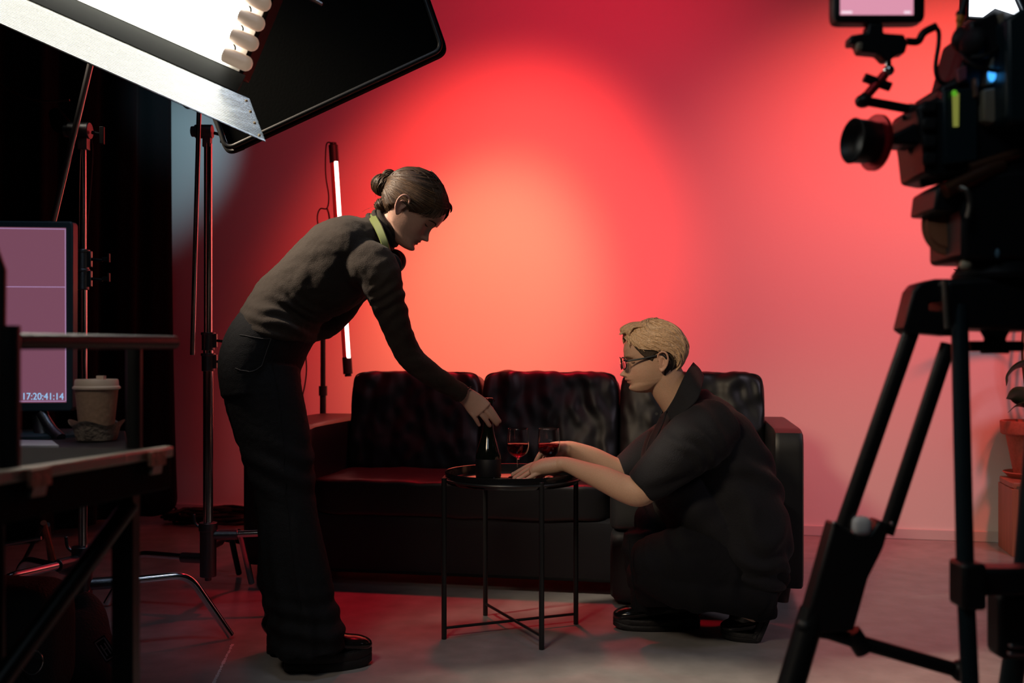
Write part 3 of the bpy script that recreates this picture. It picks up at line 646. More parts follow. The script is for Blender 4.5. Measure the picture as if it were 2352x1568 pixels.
# ---------------------------------------------------------------- people
class Head:
    """head surface in its own frame: f forward, s sideways, h up from the chin"""
    def __init__(s, chin, fwd, up, scale=(1, 1, 1), nose=1.0, prog=0.0):
        s.o = Vector(chin); s.f = Vector(fwd).normalized(); s.u = Vector(up); s.u = (s.u-s.f*s.u.dot(s.f)).normalized()
        s.s = s.f.cross(s.u); s.sc = scale; s.nose = nose; s.prog = prog
    def W(s, f, sd, h): return s.o+s.f*f*s.sc[0]+s.s*sd*s.sc[1]+s.u*h*s.sc[2]
    def L(s, co):
        """world array -> local coords"""
        d = co-np.array(s.o); return np.stack([d @ np.array(s.f)/s.sc[0], d @ np.array(s.s)/s.sc[1], d @ np.array(s.u)/s.sc[2]], 1)
    HF = [(-.006, -.050), (-.002, -.024), (.004, -.008), (.010, -.002), (.017, .0), (.024, -.003), (.031, -.0075), (.045, -.0045), (.055, -.004), (.07, -.008), (.085, -.010), (.10, -.006), (.112, .002), (.122, .0065), (.14, .007), (.16, .001), (.18, -.014), (.197, -.036), (.21, -.062), (.217, -.085), (.220, -.10)]
    HB = [(-.006, -.052), (0, -.066), (.02, -.092), (.04, -.125), (.06, -.152), (.08, -.170), (.10, -.182), (.125, -.189), (.15, -.187), (.175, -.176), (.195, -.157), (.21, -.132), (.217, -.114), (.220, -.10)]
    HW = [(-.006, .004), (-.002, .018), (.004, .028), (.012, .036), (.022, .045), (.035, .053), (.05, .059), (.07, .065), (.09, .0685), (.11, .071), (.13, .0735), (.15, .074), (.17, .070), (.19, .058), (.205, .041), (.215, .022), (.220, .002)]
    def ip(s, T, h): return float(np.interp(h, [q[0] for q in T], [q[1] for q in T]))
    def pt(s, a, h, off=0.0, feat=True):
        xf, xb, w_ = s.ip(s.HF, h), s.ip(s.HB, h), s.ip(s.HW, h)
        cf = min(max(-.092, xb+.02), xf-.02); c, q = math.cos(a), math.sin(a)
        e1 = .80 if c > 0 else .95
        cc = math.copysign(abs(c)**e1, c); ss = math.copysign(abs(q)**.86, q)
        f = cf+((xf-cf) if c > 0 else (cf-xb))*cc; sd = w_*ss
        if feat and c > 0:
            g = lambda x, m, w: math.exp(-((x-m)/w)**2)
            A = abs(sd)
            nh = np.interp(h, [.049, .0545, .058, .062, .066, .075, .088, .098, .106, .116], [0, .006, .017, .0225, .0225, .0175, .011, .0065, .003, 0])
            ws = np.interp(h, [.05, .062, .075, .09, .11], [.0085, .0095, .0068, .0062, .008])
            f += s.prog*g(h, .054, .030)*g(sd, 0, .05)
            f += s.nose*nh*g(sd, 0, ws)
            f += .0065*g(A, .0125, .0055)*g(h, .0595, .006)                 # wings of the nose
            f -= .005*g(A, .0075, .0035)*g(h, .0525, .003)
            f += .0068*g(sd, 0, .019)*g(h, .0445, .0038)+.0066*g(sd, 0, .017)*g(h, .0340, .0042)-.0050*g(sd, 0, .022)*g(h, .0393, .0018)
            f -= .0045*g(sd, 0, .02)*g(h, .0255, .004)
            f += .0035*g(sd, 0, .016)*g(h, .013, .008)
            f -= .0125*g(A, .030, .0135)*g(h, .101, .0105)                   # eye sockets
            f += .0088*g(A, .0315, .0105)*g(h, .100, .0078)                   # lids over the eyeball
            f -= .0018*g(A, .0315, .011)*g(h, .0945, .0014)
            f += .0035*g(A, .026, .018)*g(h, .1175, .006)                    # brow ridge
            f += .0030*g(A, .046, .014)*g(h, .078, .014)                     # cheekbone
            f -= .0030*g(A, .036, .012)*g(h, .050, .014)
        if off: f += off*c; sd += off*q
        return f, sd, h
    def skull(s, mb):
        nh, na = 100, 128; vs = []
        for i in range(nh+1):
            h = -.006+.226*(.5-.5*math.cos(PI*i/nh))
            for j in range(na):
                vs.append(s.W(*s.pt(2*PI*j/na, h)))
        f = [(i*na+j, i*na+(j+1) % na, (i+1)*na+(j+1) % na, (i+1)*na+j) for i in range(nh) for j in range(na)]
        mb.add(vs, f+[tuple(range(na-1, -1, -1)), tuple(range(nh*na, (nh+1)*na))])
        for sg in (-1, 1):                                                   # ears
            c = lambda df, dh, ds: s.W(-.098+df, sg*(.071+ds), .088+dh)
            helix = [c(.006, .004, .004), c(.010, .016, .008), c(.004, .028, .013), c(-.008, .031, .017), c(-.018, .024, .020), c(-.021, .008, .019), c(-.016, -.010, .015), c(-.007, -.022, .010), c(.002, -.028, .006), c(.006, -.020, .003), c(.005, -.010, .003)]
            mb.tube(helix, [.0026, .003, .0034, .0036, .0036, .0034, .0034, .0042, .0048, .0036, .003], n=10, k=5)
            mb.tube([c(-.004, .016, .011), c(-.011, .010, .013), c(-.012, -.002, .012), c(-.006, -.012, .008)], .0028, n=8, k=4)
            mb.ell(c(-.006, .004, .004), (.016, .004, .026), R=Matrix((s.f, s.s, s.u)).transposed() @ Matrix.Rotation(sg*.35, 3, 'Z'))
    def cap(s, name, m, parent, region, thick, da=200, dh=110, disp=None, hmin=-.0):
        """hair shell: the head's own surface pushed out where region(a, h) > 0 and sunk under the skin elsewhere"""
        vs = []
        for i in range(dh+1):
            h = hmin+(.220-hmin)*(.5-.5*math.cos(PI*(.12+.88*i/dh)))
            for j in range(da):
                a = 2*PI*j/da-PI; r = region(a, h); t = thick(a, h)
                off = -.006+(t+.006)*max(0, min(1, r*1.0))**.6
                f, sd, hh = s.pt(a, h, 0, feat=False)
                n = Vector((math.cos(a)*.9, math.sin(a), 0)); tip = max(0, (h-.13)/.09); n = (n*(1-tip**2*.8)+Vector((0, 0, tip))).normalized()
                if disp: off += disp(a, h)*max(0, min(1, r))
                vs.append(s.W(f+n.x*off, sd+n.y*off, hh+n.z*off))
        fs = [(i*da+j, i*da+(j+1) % da, (i+1)*da+(j+1) % da, (i+1)*da+j) for i in range(dh) for j in range(da)]
        fs.append(tuple(range(dh*da, (dh+1)*da)))
        mb = MB(); mb.add(vs, fs); return mb
def skin_color(head, base, lip, flush, extra=None):
    base, lip, flush = map(np.array, (base, lip, flush))
    def fn(co):
        n = len(co); c = np.tile(base, (n, 1)); L = head.L(co)
        f, sd, h = L[:, 0], np.abs(L[:, 1]), L[:, 2]
        near = (np.abs(f) < .3) & (h > -.05) & (h < .3)
        m = np.exp(-((h-.0395)/.0085)**4)*np.exp(-(sd/.021)**4)*(f > -.016)*near
        c = c*(1-m[:, None]*.85)+lip*m[:, None]*.85
        k = (np.exp(-((h-.066)/.018)**2)*np.exp(-((sd-.035)/.02)**2)+np.exp(-((h-.064)/.010)**2)*np.exp(-(sd/.014)**2))*(f > -.05)*near*.35
        k += ((sd > .074)*(h > .05)*(h < .13))*near*.35
        c = c*(1-k[:, None])+flush*k[:, None]
        e = np.exp(-((h-.0945)/.0016)**2)*np.exp(-((sd-.0315)/.0115)**4)*(f > -.05)*near
        c = c*(1-e[:, None]*.85)
        if extra is not None: c = extra(co, c)
        return c
    return fn
def finger(mb, pts, r0=.0098, r1=.0078, ref=(0, 1, 0)):
    secs = []; n = len(pts)
    for i, p in enumerate(pts):
        t = i/(n-1); r = r0+(r1-r0)*t
        secs.append((p, r, r))
    mb.loft(secs, n=18, k=5, cap=1.0)
def nail_at(parent, p, d, nrm, r=.0052):
    p, d, nrm = Vector(p), Vector(d).normalized(), Vector(nrm); nrm = (nrm-d*nrm.dot(d)).normalized(); x = d.cross(nrm)
    mb = MB(); mb.ell(p, (r, r*1.3, .0012), R=Matrix((x, d, nrm)).transposed(), nu=14, nv=8); mb.build('fingernail', M['nail'], parent)
def shoe(parent, heel, toe, tilt=0.0, side=Vector((0, 1, 0)), thick=.045, w=.047, name='shoe', lift=0.0, bf=.70):
    """heel and toe: ends of the sole on the ground; tilt lifts the heel about the ball of the foot"""
    heel, toe = Vector(heel), Vector(toe); L = (toe-heel).length; d = (toe-heel).normalized(); up = Vector((0, 0, 1)); s_ = up.cross(d)
    ball = bf*L
    def T(x, y, z):
        if tilt and x < ball:
            q = (ball-x); ca, sa = math.cos(tilt), math.sin(tilt); x, z = ball-q*ca+z*sa, q*sa+z*ca
        return heel+d*x+s_*y+up*(z+lift)
    def outline(k, grow=0):
        o = []
        for i in range(48):
            a = 2*PI*i/48; x = L/2-L/2*math.cos(a)*(1+grow); t = min(max(x/L, 0), 1)
            ww = w*(.72+.34*math.sin(PI*min(1, max(0, (t-.05)*1.05)))**1.0+.10*(t-.5)); o.append((x, math.copysign(abs(math.sin(a))**.62, math.sin(a))*ww*(1+grow*2)))
        return o
    mb = MB(); lv = [(0, .97), (.003, 1.0), (thick*.45, 1.0), (thick*.5, .975), (thick*.55, 1.0), (thick-.003, 1.0), (thick, .97)]; vs = []
    for z, g in lv:
        for x, y in outline(0): vs.append(T(L/2+(x-L/2)*g, y*g, z+(.012*max(0, (x/L-.8)/.2)**2)))
    n = 48; fs = [(i*n+j, i*n+(j+1) % n, (i+1)*n+(j+1) % n, (i+1)*n+j) for i in range(len(lv)-1) for j in range(n)]+[tuple(range(n-1, -1, -1)), tuple(range((len(lv)-1)*n, len(lv)*n))]
    mb.add(vs, fs); o = MB(); 
    secs = []
    for t, hh, ww, zc in ((.015, .030, .030, .032), (.08, .040, .036, .042), (.25, .046, .038, .050), (.42, .042, .038, .045), (.55, .034, .040, .034), (.70, .026, .043, .026), (.85, .023, .041, .022), (.95, .017, .031, .016), (.985, .008, .016, .010)):
        secs.append((T(L*t, 0, thick+zc-.008), hh, ww))
    u = MB(); u.loft(secs, n=32, k=5, ref=s_, cap=.4)
    u.loft([(T(L*.14, 0, thick+.03), .045, .036), (T(L*.15, 0, thick+.075), .043, .036), (T(L*.15, 0, thick+.12), .046, .037)], n=24, k=3, ref=s_, cap=.1)
    root = fuse(name, u, M['shoe'], .0035, parent, smooth=3)
    sm = mb.build('sole', M['sole'], root); 
    st_ = MB()
    for i in range(0, 48): 
        x, y = outline(0)[i]; x2, y2 = outline(0)[(i+1) % 48]
        if i % 1 == 0: st_.cyl(T(x*.99+.0013, y*.98, thick+.001+(.012*max(0, (x/L-.8)/.2)**2)), T((x*.4+x2*.6)*.99+.0013, (y*.4+y2*.6)*.98, thick+.001+(.012*max(0, (x/L-.8)/.2)**2)), .0012, n=5)
    st_.build('welt_stitching', M['leather_in'], root)
    return root

# ------------------------------------------------ standing person (bends to the right)
pw = thing('person', G(740, 1530), 'person in black turtleneck bending over to set down the bottle', 'person')
YH = 2.98
hw = Head(P(943, 581, YH), (.74, .0, -.67), (.67, 0, .74), scale=(1.0, 1.0, .97), nose=1.05)
body = MB(); hw.skull(body)
Q = lambda u, v, Y, r, rd=None: (P(u, v, Y), px(r, Y), px(r, Y) if rd is None else rd)
body.loft([Q(845, 560, 3.0, 45, .08), Q(872, 535, 3.0, 36, .055), Q(897, 517, 3.0, 34, .050), Q(925, 497, 2.98, 36, .050), Q(945, 480, 2.98, 36, .05)], n=32)
# trunk and legs under the clothes
body.loft([Q(602, 850, 3.02, 70, .15), Q(625, 770, 3.02, 68, .13), Q(690, 680, 3.01, 66, .11), Q(760, 615, 3.0, 72, .13), Q(820, 575, 3.0, 62, .15), Q(858, 552, 3.0, 40, .09)], n=32)
for Yl, du in ((2.94, 0), (3.11, -12)):
    body.loft([Q(598+du, 840, Yl, 68, .075), Q(610+du, 960, Yl, 52, .065), Q(640+du, 1140, Yl, 34, .048), Q(665+du, 1280, Yl, 34, .045), Q(690+du, 1440, Yl, 22, .032), Q(700+du, 1485, Yl, 20, .03)], n=24)
# near arm
AW = [Q(862, 612, 2.86, 44, .055), Q(885, 680, 2.88, 36, .045), Q(912, 755, 2.95, 29, .038), Q(938, 812, 3.02, 25, .034), Q(985, 855, 3.09, 22, .030), Q(1030, 885, 3.16, 18, .024), Q(1064, 904, 3.215, 17, .020)]
body.loft(AW, n=26)
# far arm folded to the waist
body.loft([Q(850, 600, 3.14, 38, .05), Q(800, 680, 3.16, 32, .042), Q(755, 745, 3.14, 26, .034), Q(710, 758, 3.08, 20, .026), Q(695, 766, 3.08, 18, .022)], n=20)
# near hand, back towards the camera
Yh_ = 3.235
body.loft([Q(1060, 902, 3.215, 19, .019), Q(1078, 915, 3.225, 22, .016), Q(1094, 930, 3.232, 26, .015), Q(1106, 943, Yh_, 27, .014)], n=26, k=5, cap=.5)
fw = [[(1098, 912, 3.232), (1115, 925, 3.238), (1131, 944, 3.248), (1143, 962, 3.262), (1147, 960+7, 3.268)],
      [(1104, 926, 3.232), (1115, 941, 3.236), (1128, 957, 3.246), (1138, 970, 3.260), (1141, 974, 3.266)],
      [(1096, 936, 3.232), (1105, 950, 3.234), (1116, 964, 3.244), (1123, 975, 3.256), (1125, 977, 3.26)],
      [(1080, 938, 3.232), (1087, 952, 3.230), (1094, 964, 3.238), (1099, 973, 3.248), (1101, 976, 3.252)]]
for i, q in enumerate(fw):
    finger(body, [P(*((1082, 905, 3.228), (1084, 914, 3.228), (1080, 922, 3.228), (1072, 922, 3.228))[i])]+[P(*t) for t in q], *(((.0100, .0074), (.0098, .0074), (.0094, .0070), (.0088, .0062))[i]))
for (u0, v0), (u1, v1) in (((1082, 908), (1104, 922)), ((1078, 912), (1100, 934))): body.tube([P(u0, v0, 3.217), P(u1, v1, 3.222)], .0016, n=8, k=0)
finger(body, [P(1074, 908, 3.24), P(1092, 912, 3.275), P(1110, 920, 3.305), P(1122, 930, 3.318), P(1131, 944, 3.318)], .0105, .0085)
# far hand at the waist
body.loft([Q(700, 764, 3.08, 18, .02), Q(682, 772, 3.07, 20, .014), Q(670, 780, 3.06, 18, .012)], n=18)
for k in range(4): finger(body, [P(676+k*4, 770+k*3, 3.07), P(664+k*5, 782+k, 3.05), P(656+k*5, 794, 3.05)], .0085, .007)
finger(body, [P(686, 762, 3.06), P(680, 774, 3.04), P(672, 786, 3.04)], .009, .0075)
sk = skin_color(hw, (.44, .27, .215), (.30, .09, .085), (.50, .22, .19))
pbody = fuse('body', body, M['skin'], .0024, pw, smooth=2, color=sk)
for i, q in enumerate(fw):
    a, b = P(*q[-2]), P(*q[-1]); nail_at(pbody, b+Vector((.0010, -.0068, .002)), b-a, (0.25, -1, .25), .0045)
# eyebrow, lashes (near and far side)
def face_strip(head, pts, r, name, m, parent):
    mb = MB()
    for sg in (-1, 1):
        mb.tube([head.W(*p[:1], sg*p[1], p[2]) for p in pts], r, n=6, k=5)
        o = mb.build(name, m, parent); mb = MB()
def surf(head, sd, h):
    a = 0; best = None
    for k in range(120):
        a = PI/2*k/119; f, s_, hh = head.pt(a, h)
        if best is None or abs(s_-sd) < best[0]: best = (abs(s_-sd), f)
    return best[1]
for head, root, bm_ in ((hw, pw, 'brow'),):
    face_strip(head, [(surf(head, x, h)+.0012, x, h) for x, h in ((.016, .1115), (.024, .1155), (.034, .117), (.045, .1145), (.050, .110))], [.0005, .0016, .0020, .0016, .0006], 'eyebrow', M[bm_], root)
    face_strip(head, [(surf(head, x, h)+.0016, x, h) for x, h in ((.020, .0955), (.027, .0935), (.036, .0935), (.043, .0965))], [.0006, .0012, .0014, .0008], 'eyelashes', M[bm_], root)

# hair: pulled back tight into a bun
def hline(a):                                # height of the hairline above the chin, by angle from the face
    A = abs(a); return float(np.interp(A, [0, .35, .7, 1.0, 1.25, 1.45, 1.6, 1.75, 2.2, 2.7, PI], [.176, .170, .146, .116, .098, .086, .120, .075, .050, .040, .036]))
reg = lambda a, h: (h-hline(a))/.010
def strandw(a, h):                           # combed grooves running back to the bun
    t = math.atan2(h-.115, max(.01, (PI-abs(a))*.09)); return .0017*math.sin(t*60+3*math.sin(t*9)+a*2)+.0010*math.sin(t*140+a*5)
hm = hw.cap('hair', None, None, reg, lambda a, h: .0095+.006*max(0, -math.cos(a))*math.exp(-((h-.07)/.03)**2), disp=strandw)
bun = lambda f, h, s_=0: hw.W(f, s_, h)
hm.ell(bun(-.198, .098), (.033, .036, .031), nu=36, nv=20)
def coil(c, R0, r, turns, tilt, ph=0):
    pts = []
    for i in range(int(turns*28)):
        a = ph+2*PI*i/28; rr = R0*(1-.45*i/(turns*28)); q = Matrix.Rotation(tilt, 3, 'X') @ Vector((rr*math.cos(a), rr*math.sin(a), -.014+.030*i/(turns*28)))
        pts.append(c+hw.f*q.z*-1+hw.s*q.x+hw.u*q.y)
    hm.tube(pts, [r*.7, r, r, r*.6], n=12, k=0)
coil(bun(-.196, .098), .026, .011, 2.2, .3); coil(bun(-.200, .104), .022, .010, 1.8, 1.2, 1.0); coil(bun(-.196, .096), .024, .010, 1.6, -1.1, 2.0)
hm.ell(bun(-.203, .133), (.019, .019, .016), nu=28, nv=16); coil(bun(-.200, .128), .014, .009, 1.5, .2, .5)
hm.ell(bun(-.156, .052), (.026, .034, .022), nu=28, nv=16)
hobj = hm.build('hair', M['hair_d'], pw, angle=180)
st_ = MB(); rnd = random.Random(3)
def strands(head, mb, starts, target, lift, r, n=9, wob=.02):
    for a0, h0 in starts:
        a1, h1 = target(a0, h0); pts = []; w1 = rnd.uniform(-wob, wob)
        for i in range(n):
            t = i/(n-1); te = t**1.05; a = a0+(a1-a0)*te; h = h0+(h1-h0)*te+w1*math.sin(PI*t)*.25
            f, sd, hh = head.pt(a, min(h, .219), 0, feat=False); off = lift(a, h)+rnd.uniform(0, .0012)-.003*(1 if i == 0 else 0)
            tip = max(0, (h-.13)/.09); nn = Vector((math.cos(a)*.9, math.sin(a), 0)); nn = (nn*(1-tip**2*.8)+Vector((0, 0, tip))).normalized()
            pts.append(head.W(f+nn.x*off, sd+nn.y*off, hh+nn.z*off))
        mb.tube(pts, [r*.5, r, r, r*.6], n=4, k=2)
S = []
for i in range(520):
    a = rnd.uniform(-2.9, 2.9); h = hline(a)+rnd.uniform(.004, .05)*(1 if rnd.random() < .6 else .2)
    if h < .212: S.append((a, h))
tgt = lambda a, h: (math.copysign(PI-.12*rnd.random(), a), .100+rnd.uniform(-.012, .02))
strands(hw, st_, S[:380], tgt, lambda a, h: .0105, .0011)
for i in range(230):                                   # over the crown
    s0 = rnd.uniform(-.068, .068); hs_ = [q for q in np.linspace(hline(min(1.2, abs(s0)/.055)), .2185, 10)]; pts = []
    for br in (0, 1):
        for k, h in enumerate(hs_ if br == 0 else np.linspace(.2185, .105, 12)):
            w_ = hw.ip(hw.HW, h); sx = s0*(1 if br == 0 else max(.25, (h-.09)/.13))
            if abs(sx) >= w_*.985: continue
            a = math.asin(sx/w_); a = a if br == 0 else (PI-a if a >= 0 else -PI-a)
            f, sd, hh = hw.pt(a, h, 0, feat=False); tip = max(0, (h-.13)/.09); nn = Vector((math.cos(a)*.9, math.sin(a), 0)); nn = (nn*(1-tip**2*.8)+Vector((0, 0, tip))).normalized(); off = .0100+.0012*rnd.random()
            pts.append(hw.W(f+nn.x*off, sd+nn.y*off, hh+nn.z*off))
    if len(pts) > 4: st_.tube(pts, [.0006, .0011, .0011, .0011, .0007], n=4, k=2)
st_.build('hair_strands', M['hair_d'], hobj, angle=180)
st_ = MB(); strands(hw, st_, S[380:], tgt, lambda a, h: .0112, .0009); st_.build('hair_highlights', M['hair_m'], hobj, angle=180)
for m_, cnt in ((M['hair_d'], 110), (M['hair_m'], 60)):
    st_ = MB()
    for cc_, rad_, wt, axis in ((bun(-.198, .098), (.0345, .0375, .0325), .55, hw.f+hw.u*.3), (bun(-.203, .133), (.0205, .0205, .0175), .2, hw.s+hw.f*.6), (bun(-.156, .052), (.0272, .0352, .0232), .25, hw.u+hw.f*.4)):
        for i in range(int(cnt*wt)):
            ax_ = (axis.normalized()+Vector((rnd.gauss(0, .22), rnd.gauss(0, .22), rnd.gauss(0, .22)))).normalized(); x_ = ax_.orthogonal().normalized(); y_ = ax_.cross(x_); lat = rnd.uniform(-.85, .85); cr_ = math.sqrt(1-lat*lat); a0 = rnd.uniform(0, 2*PI); sp_n = rnd.uniform(1.6, 3.6); pts = []
            for k in range(12):
                a = a0+sp_n*k/11; q = ax_*(lat+.12*math.sin(2*a))+(x_*math.cos(a)+y_*math.sin(a))*cr_; q.normalize(); g_ = 1.0+.03*rnd.random()*(0 < k < 11)
                pts.append(cc_+Vector((q.x*rad_[0], q.y*rad_[1], q.z*rad_[2]))*g_)
            st_.tube(pts, [.0006, .0014, .0014, .0006], n=4, k=2)
    st_.build('bun_strands', m_, hobj, angle=180)
mb = MB()
for i in range(7):
    p = bun(-.17+rnd.uniform(-.03, .02), .03+rnd.uniform(-.02, .09), rnd.uniform(-.03, .03)); q = p+hw.f*rnd.uniform(-.035, -.01)+hw.u*rnd.uniform(-.03, .01)+hw.s*rnd.uniform(-.02, .02)
    mb.tube([p, (p+q)/2+hw.u*rnd.uniform(-.006, .012), q], .0003, n=4, k=4)
mb.tube([hw.W(-.024, -.01, .196), hw.W(-.006, -.012, .191), hw.W(.003, -.014, .182), hw.W(.005, -.016, .175)], [.003, .0040, .0030, .0006], n=8)
mb.build('stray_hairs', M['hair_d'], hobj)
mb = MB(); mb.tube([hw.W(-.100+.004*math.cos(a), -.082, .060+.004*math.sin(a)) for a in np.linspace(0, 2*PI, 13)], .0007, n=6, k=0); mb.build('earring', M['brass'], pw)

# turtleneck
sh = MB()
sh.loft([Q(636, 768, 3.02, 84, .188), Q(643, 742, 3.02, 87, .184), Q(664, 702, 3.02, 84, .155), Q(704, 664, 3.01, 86, .145), Q(752, 630, 3.0, 97, .158), Q(792, 590, 3.0, 95, .178), Q(828, 560, 3.0, 74, .182), Q(858, 542, 3.0, 48, .115), Q(878, 528, 3.0, 40, .068)], n=48, k=6, cap=.15)
sh.loft([Q(860, 540, 3.0, 47, .072), Q(875, 530, 3.0, 45, .066), Q(886, 524, 3.0, 44, .063)], n=40, cap=.08)
sh.loft([Q(800, 600, 2.93, 62, .08), Q(860, 612, 2.86, 52, .066), Q(884, 672, 2.88, 44, .057), Q(906, 735, 2.93, 35, .046), Q(930, 798, 3.00, 31, .041), Q(948, 826, 3.03, 30, .039), Q(985, 856, 3.09, 27, .035), Q(1030, 884, 3.16, 23, .029), Q(1062, 903, 3.208, 22, .025)], n=36, k=6, cap=.08)
sh.loft([Q(815, 590, 3.08, 60, .08), Q(850, 605, 3.14, 46, .06), Q(800, 680, 3.16, 38, .05), Q(758, 738, 3.14, 33, .042), Q(715, 758, 3.085, 28, .034), Q(690, 768, 3.07, 24, .03)], n=28, k=6, cap=.08)
def sd_(co, nr):
    u = 1176+co[:, 0]/co[:, 1]*F; v = VH+(HC-co[:, 2])/co[:, 1]*F
    waist = np.exp(-(((u-655)/85)**2+((v-735)/50)**2))
    w1 = nz(co, 9, 1.3); d = .006*waist*np.sin((co[:, 2]*1.0+co[:, 0]*.55)*150+w1*6)
    d += .004*nz(co, 14, 4.0, (1, 1, 2))+.0012*nz(co, 60, 2.0)
    arm_ = (u > 850)
    d += np.where(arm_, .0022*np.sin((co[:, 0]*.5-co[:, 2])*170+5*w1)*np.exp(-((v-690)/60)**2), 0)
    d += .0028*np.sin((co[:, 0]*.9+co[:, 2]*.35)*75+w1*5)*np.exp(-(((u-770)/90)**2+((v-640)/60)**2))
    return d
shirt = fuse('turtleneck', sh, M['knit'], .0042, pw, smooth=4, disp=sd_)
mb = MB(); c0, c1 = P(884, 525, 3.0), P(893, 519, 3.0)
for i, (t, g) in enumerate(((-1.2, 1.03), (.1, 1.0), (1.0, .97))):
    pts = []
    ax_ = (c1-c0).normalized(); x_ = Vector((0, 1, 0)); y_ = ax_.cross(x_)
    for k in range(49): a = 2*PI*k/48; pts.append(c0+(c1-c0)*t+y_*px(44, 3)*g*math.cos(a)+x_*.062*g*math.sin(a)+ax_*.004*math.sin(3*a+i))
    mb.tube(pts, .0075, n=10, k=0)
mb.build('roll_collar', M['knit'], shirt)
mb = MB(); mb.tube([P(1056, 921, 3.19), P(1061, 905, 3.18), P(1072, 895, 3.19), P(1082, 888, 3.21)], .0022, n=6)
mb.build('cuff_seam', M['knit'], shirt)

# wide black jeans
tr = MB()
tr.loft([Q(648, 742, 3.02, 84, .175), Q(615, 790, 3.02, 90, .190), Q(597, 840, 3.02, 89, .195), Q(600, 900, 3.02, 86, .19)], n=44, k=6, cap=.3)
tr.loft([Q(604, 850, 2.95, 82, .105), Q(607, 905, 2.94, 86, .105), Q(620, 960, 2.94, 84, .10), Q(644, 1060, 2.94, 77, .092), Q(657, 1150, 2.94, 68, .086), Q(668, 1240, 2.93, 70, .088), Q(683, 1330, 2.93, 74, .092), Q(694, 1400, 2.93, 76, .095), Q(704, 1450, 2.93, 82, .10), Q(708, 1492, 2.93, 82, .10)], n=40, k=6, cap=.05)
tr.loft([Q(596, 850, 3.09, 84, .105), Q(600, 905, 3.10, 84, .105), Q(612, 960, 3.11, 80, .10), Q(640, 1060, 3.12, 76, .09), Q(652, 1150, 3.12, 70, .086), Q(662, 1240, 3.12, 70, .088), Q(672, 1330, 3.12, 76, .092), Q(684, 1400, 3.12, 74, .095), Q(694, 1450, 3.12, 76, .10), Q(698, 1478, 3.12, 78, .10)], n=40, k=6, cap=.05)
def td_(co, nr):
    w1 = nz(co, 6, 7.7, (1, 1, .5)); z = co[:, 2]
    low = np.clip((.55-z)/.45, 0, 1)
    d = .006*low*np.sin(co[:, 0]*95+w1*5+z*6)+.004*w1
    d += .005*np.exp(-((z-.14)/.09)**2)*np.sin(z*105+w1*4+co[:, 0]*20)
    d += .004*np.exp(-((z-.60)/.08)**2)*np.sin(z*90+co[:, 0]*40+w1*3)
    return d+.001*nz(co, 70, 3.0)
jeans = fuse('jeans', tr, M['denim'], .0045, pw, smooth=4, disp=td_)
def snap(o, pts, off=.0012):
    out = []
    for p in pts:
        r = o.closest_point_on_mesh(Vector(p)-ORG[o.name]); out.append(r[1]+ORG[o.name]+r[2]*off)
    return out
mb = MB()                                             # back pocket, side seam, waistband seam
def onhip(u, v, Y0=2.845): return P(u, v, Y0)
for q in (((548, 768), (586, 776), (624, 778)), ((624, 778), (614, 806), (602, 840)), ((602, 840), (575, 852), (545, 845))):
    mb.tube(snap(jeans, cr([P(u, v, 2.84) for u, v in q], 8)), .0011, n=5, k=0)
mb.build('pocket_stitching', mat('grey_stitching', (.05, .05, .055), .8), jeans)
mb = MB(); mb.tube(snap(jeans, cr([P(648, 775, 2.83), P(640, 830, 2.82), P(650, 930, 2.83), P(655, 1100, 2.84), P(668, 1250, 2.84), P(690, 1400, 2.83)], 10)), .0012, n=5, k=0); mb.build('side_seam', M['denim'], jeans)
shoe(pw, G(652, 1541), G(854, 1523), thick=.052, w=.050)
shoe(pw, G(612, 1500), G(790, 1486), thick=.052, w=.050)

# headphones round the neck
hp = thing('headphones', P(885, 560, 2.95), 'olive green headphones with black ear cups worn round the standing person\'s neck', 'headphones')
def cupn(c, d, r, t):
    d = Vector(d).normalized(); c = Vector(c); mb = MB(); mb.cyl(c-d*t/2, c+d*t/2, r, n=40); o = mb.build('ear_cup', M['blackp2'], hp, bevel=.006, bseg=3)
    mb = MB(); mb.cyl(c-d*(t/2+.012), c-d*t/2, r*.86, r, n=40); mb.build('ear_pad', M['rubber'], o, bevel=.004)
    mb = MB(); mb.tube([c+d*(t*.1)+d.orthogonal().normalized()*0]*1+[c+d*.004], .001, n=4, k=0) if False else None
    for k in (.2, .45): 
        x_ = d.orthogonal().normalized(); y_ = d.cross(x_); mb = MB()
        mb.tube([c+d*(t*(k-.35))+(x_*math.cos(a)+y_*math.sin(a))*(r+.0002) for a in np.linspace(0, 2*PI, 41)], .0012, n=6, k=0); mb.build('ring', M['steel'], o)
cupn(P(893, 610, 2.90), (.30, -.85, -.1), px(29, 2.9), .032); cupn(P(905, 600, 3.10), (.30, .85, -.1), px(27, 3.1), .032)
mb = MB(); arc = [P(893, 592, 2.885), P(888, 572, 2.872), P(879, 545, 2.872), P(868, 520, 2.895), P(858, 503, 2.935), P(853, 492, 3.0), P(860, 500, 3.07), P(872, 520, 3.11), P(885, 560, 3.13), P(900, 590, 3.12)]
pts = cr(arc, 8); n_ = len(pts); vs = []; fs = []
cen = P(885, 545, 3.0)
for i, p in enumerate(pts):
    p = Vector(p); t = (Vector(pts[min(i+1, n_-1)])-Vector(pts[max(i-1, 0)])).normalized(); o_ = (p-P(880, 548, 3.0)); nn = (o_-t*o_.dot(t)).normalized()
    wv = t.cross(nn); wd = .0125*(.75+.25*math.sin(PI*i/(n_-1)))
    for a_, b_ in ((-1, .0), (-.8, .0035), (.8, .0035), (1, 0), (.8, -.0035), (-.8, -.0035)): vs.append(p+wv*wd*a_+nn*b_)
for i in range(n_-1):
    for j in range(6): fs.append((i*6+j, i*6+(j+1) % 6, (i+1)*6+(j+1) % 6, (i+1)*6+j))
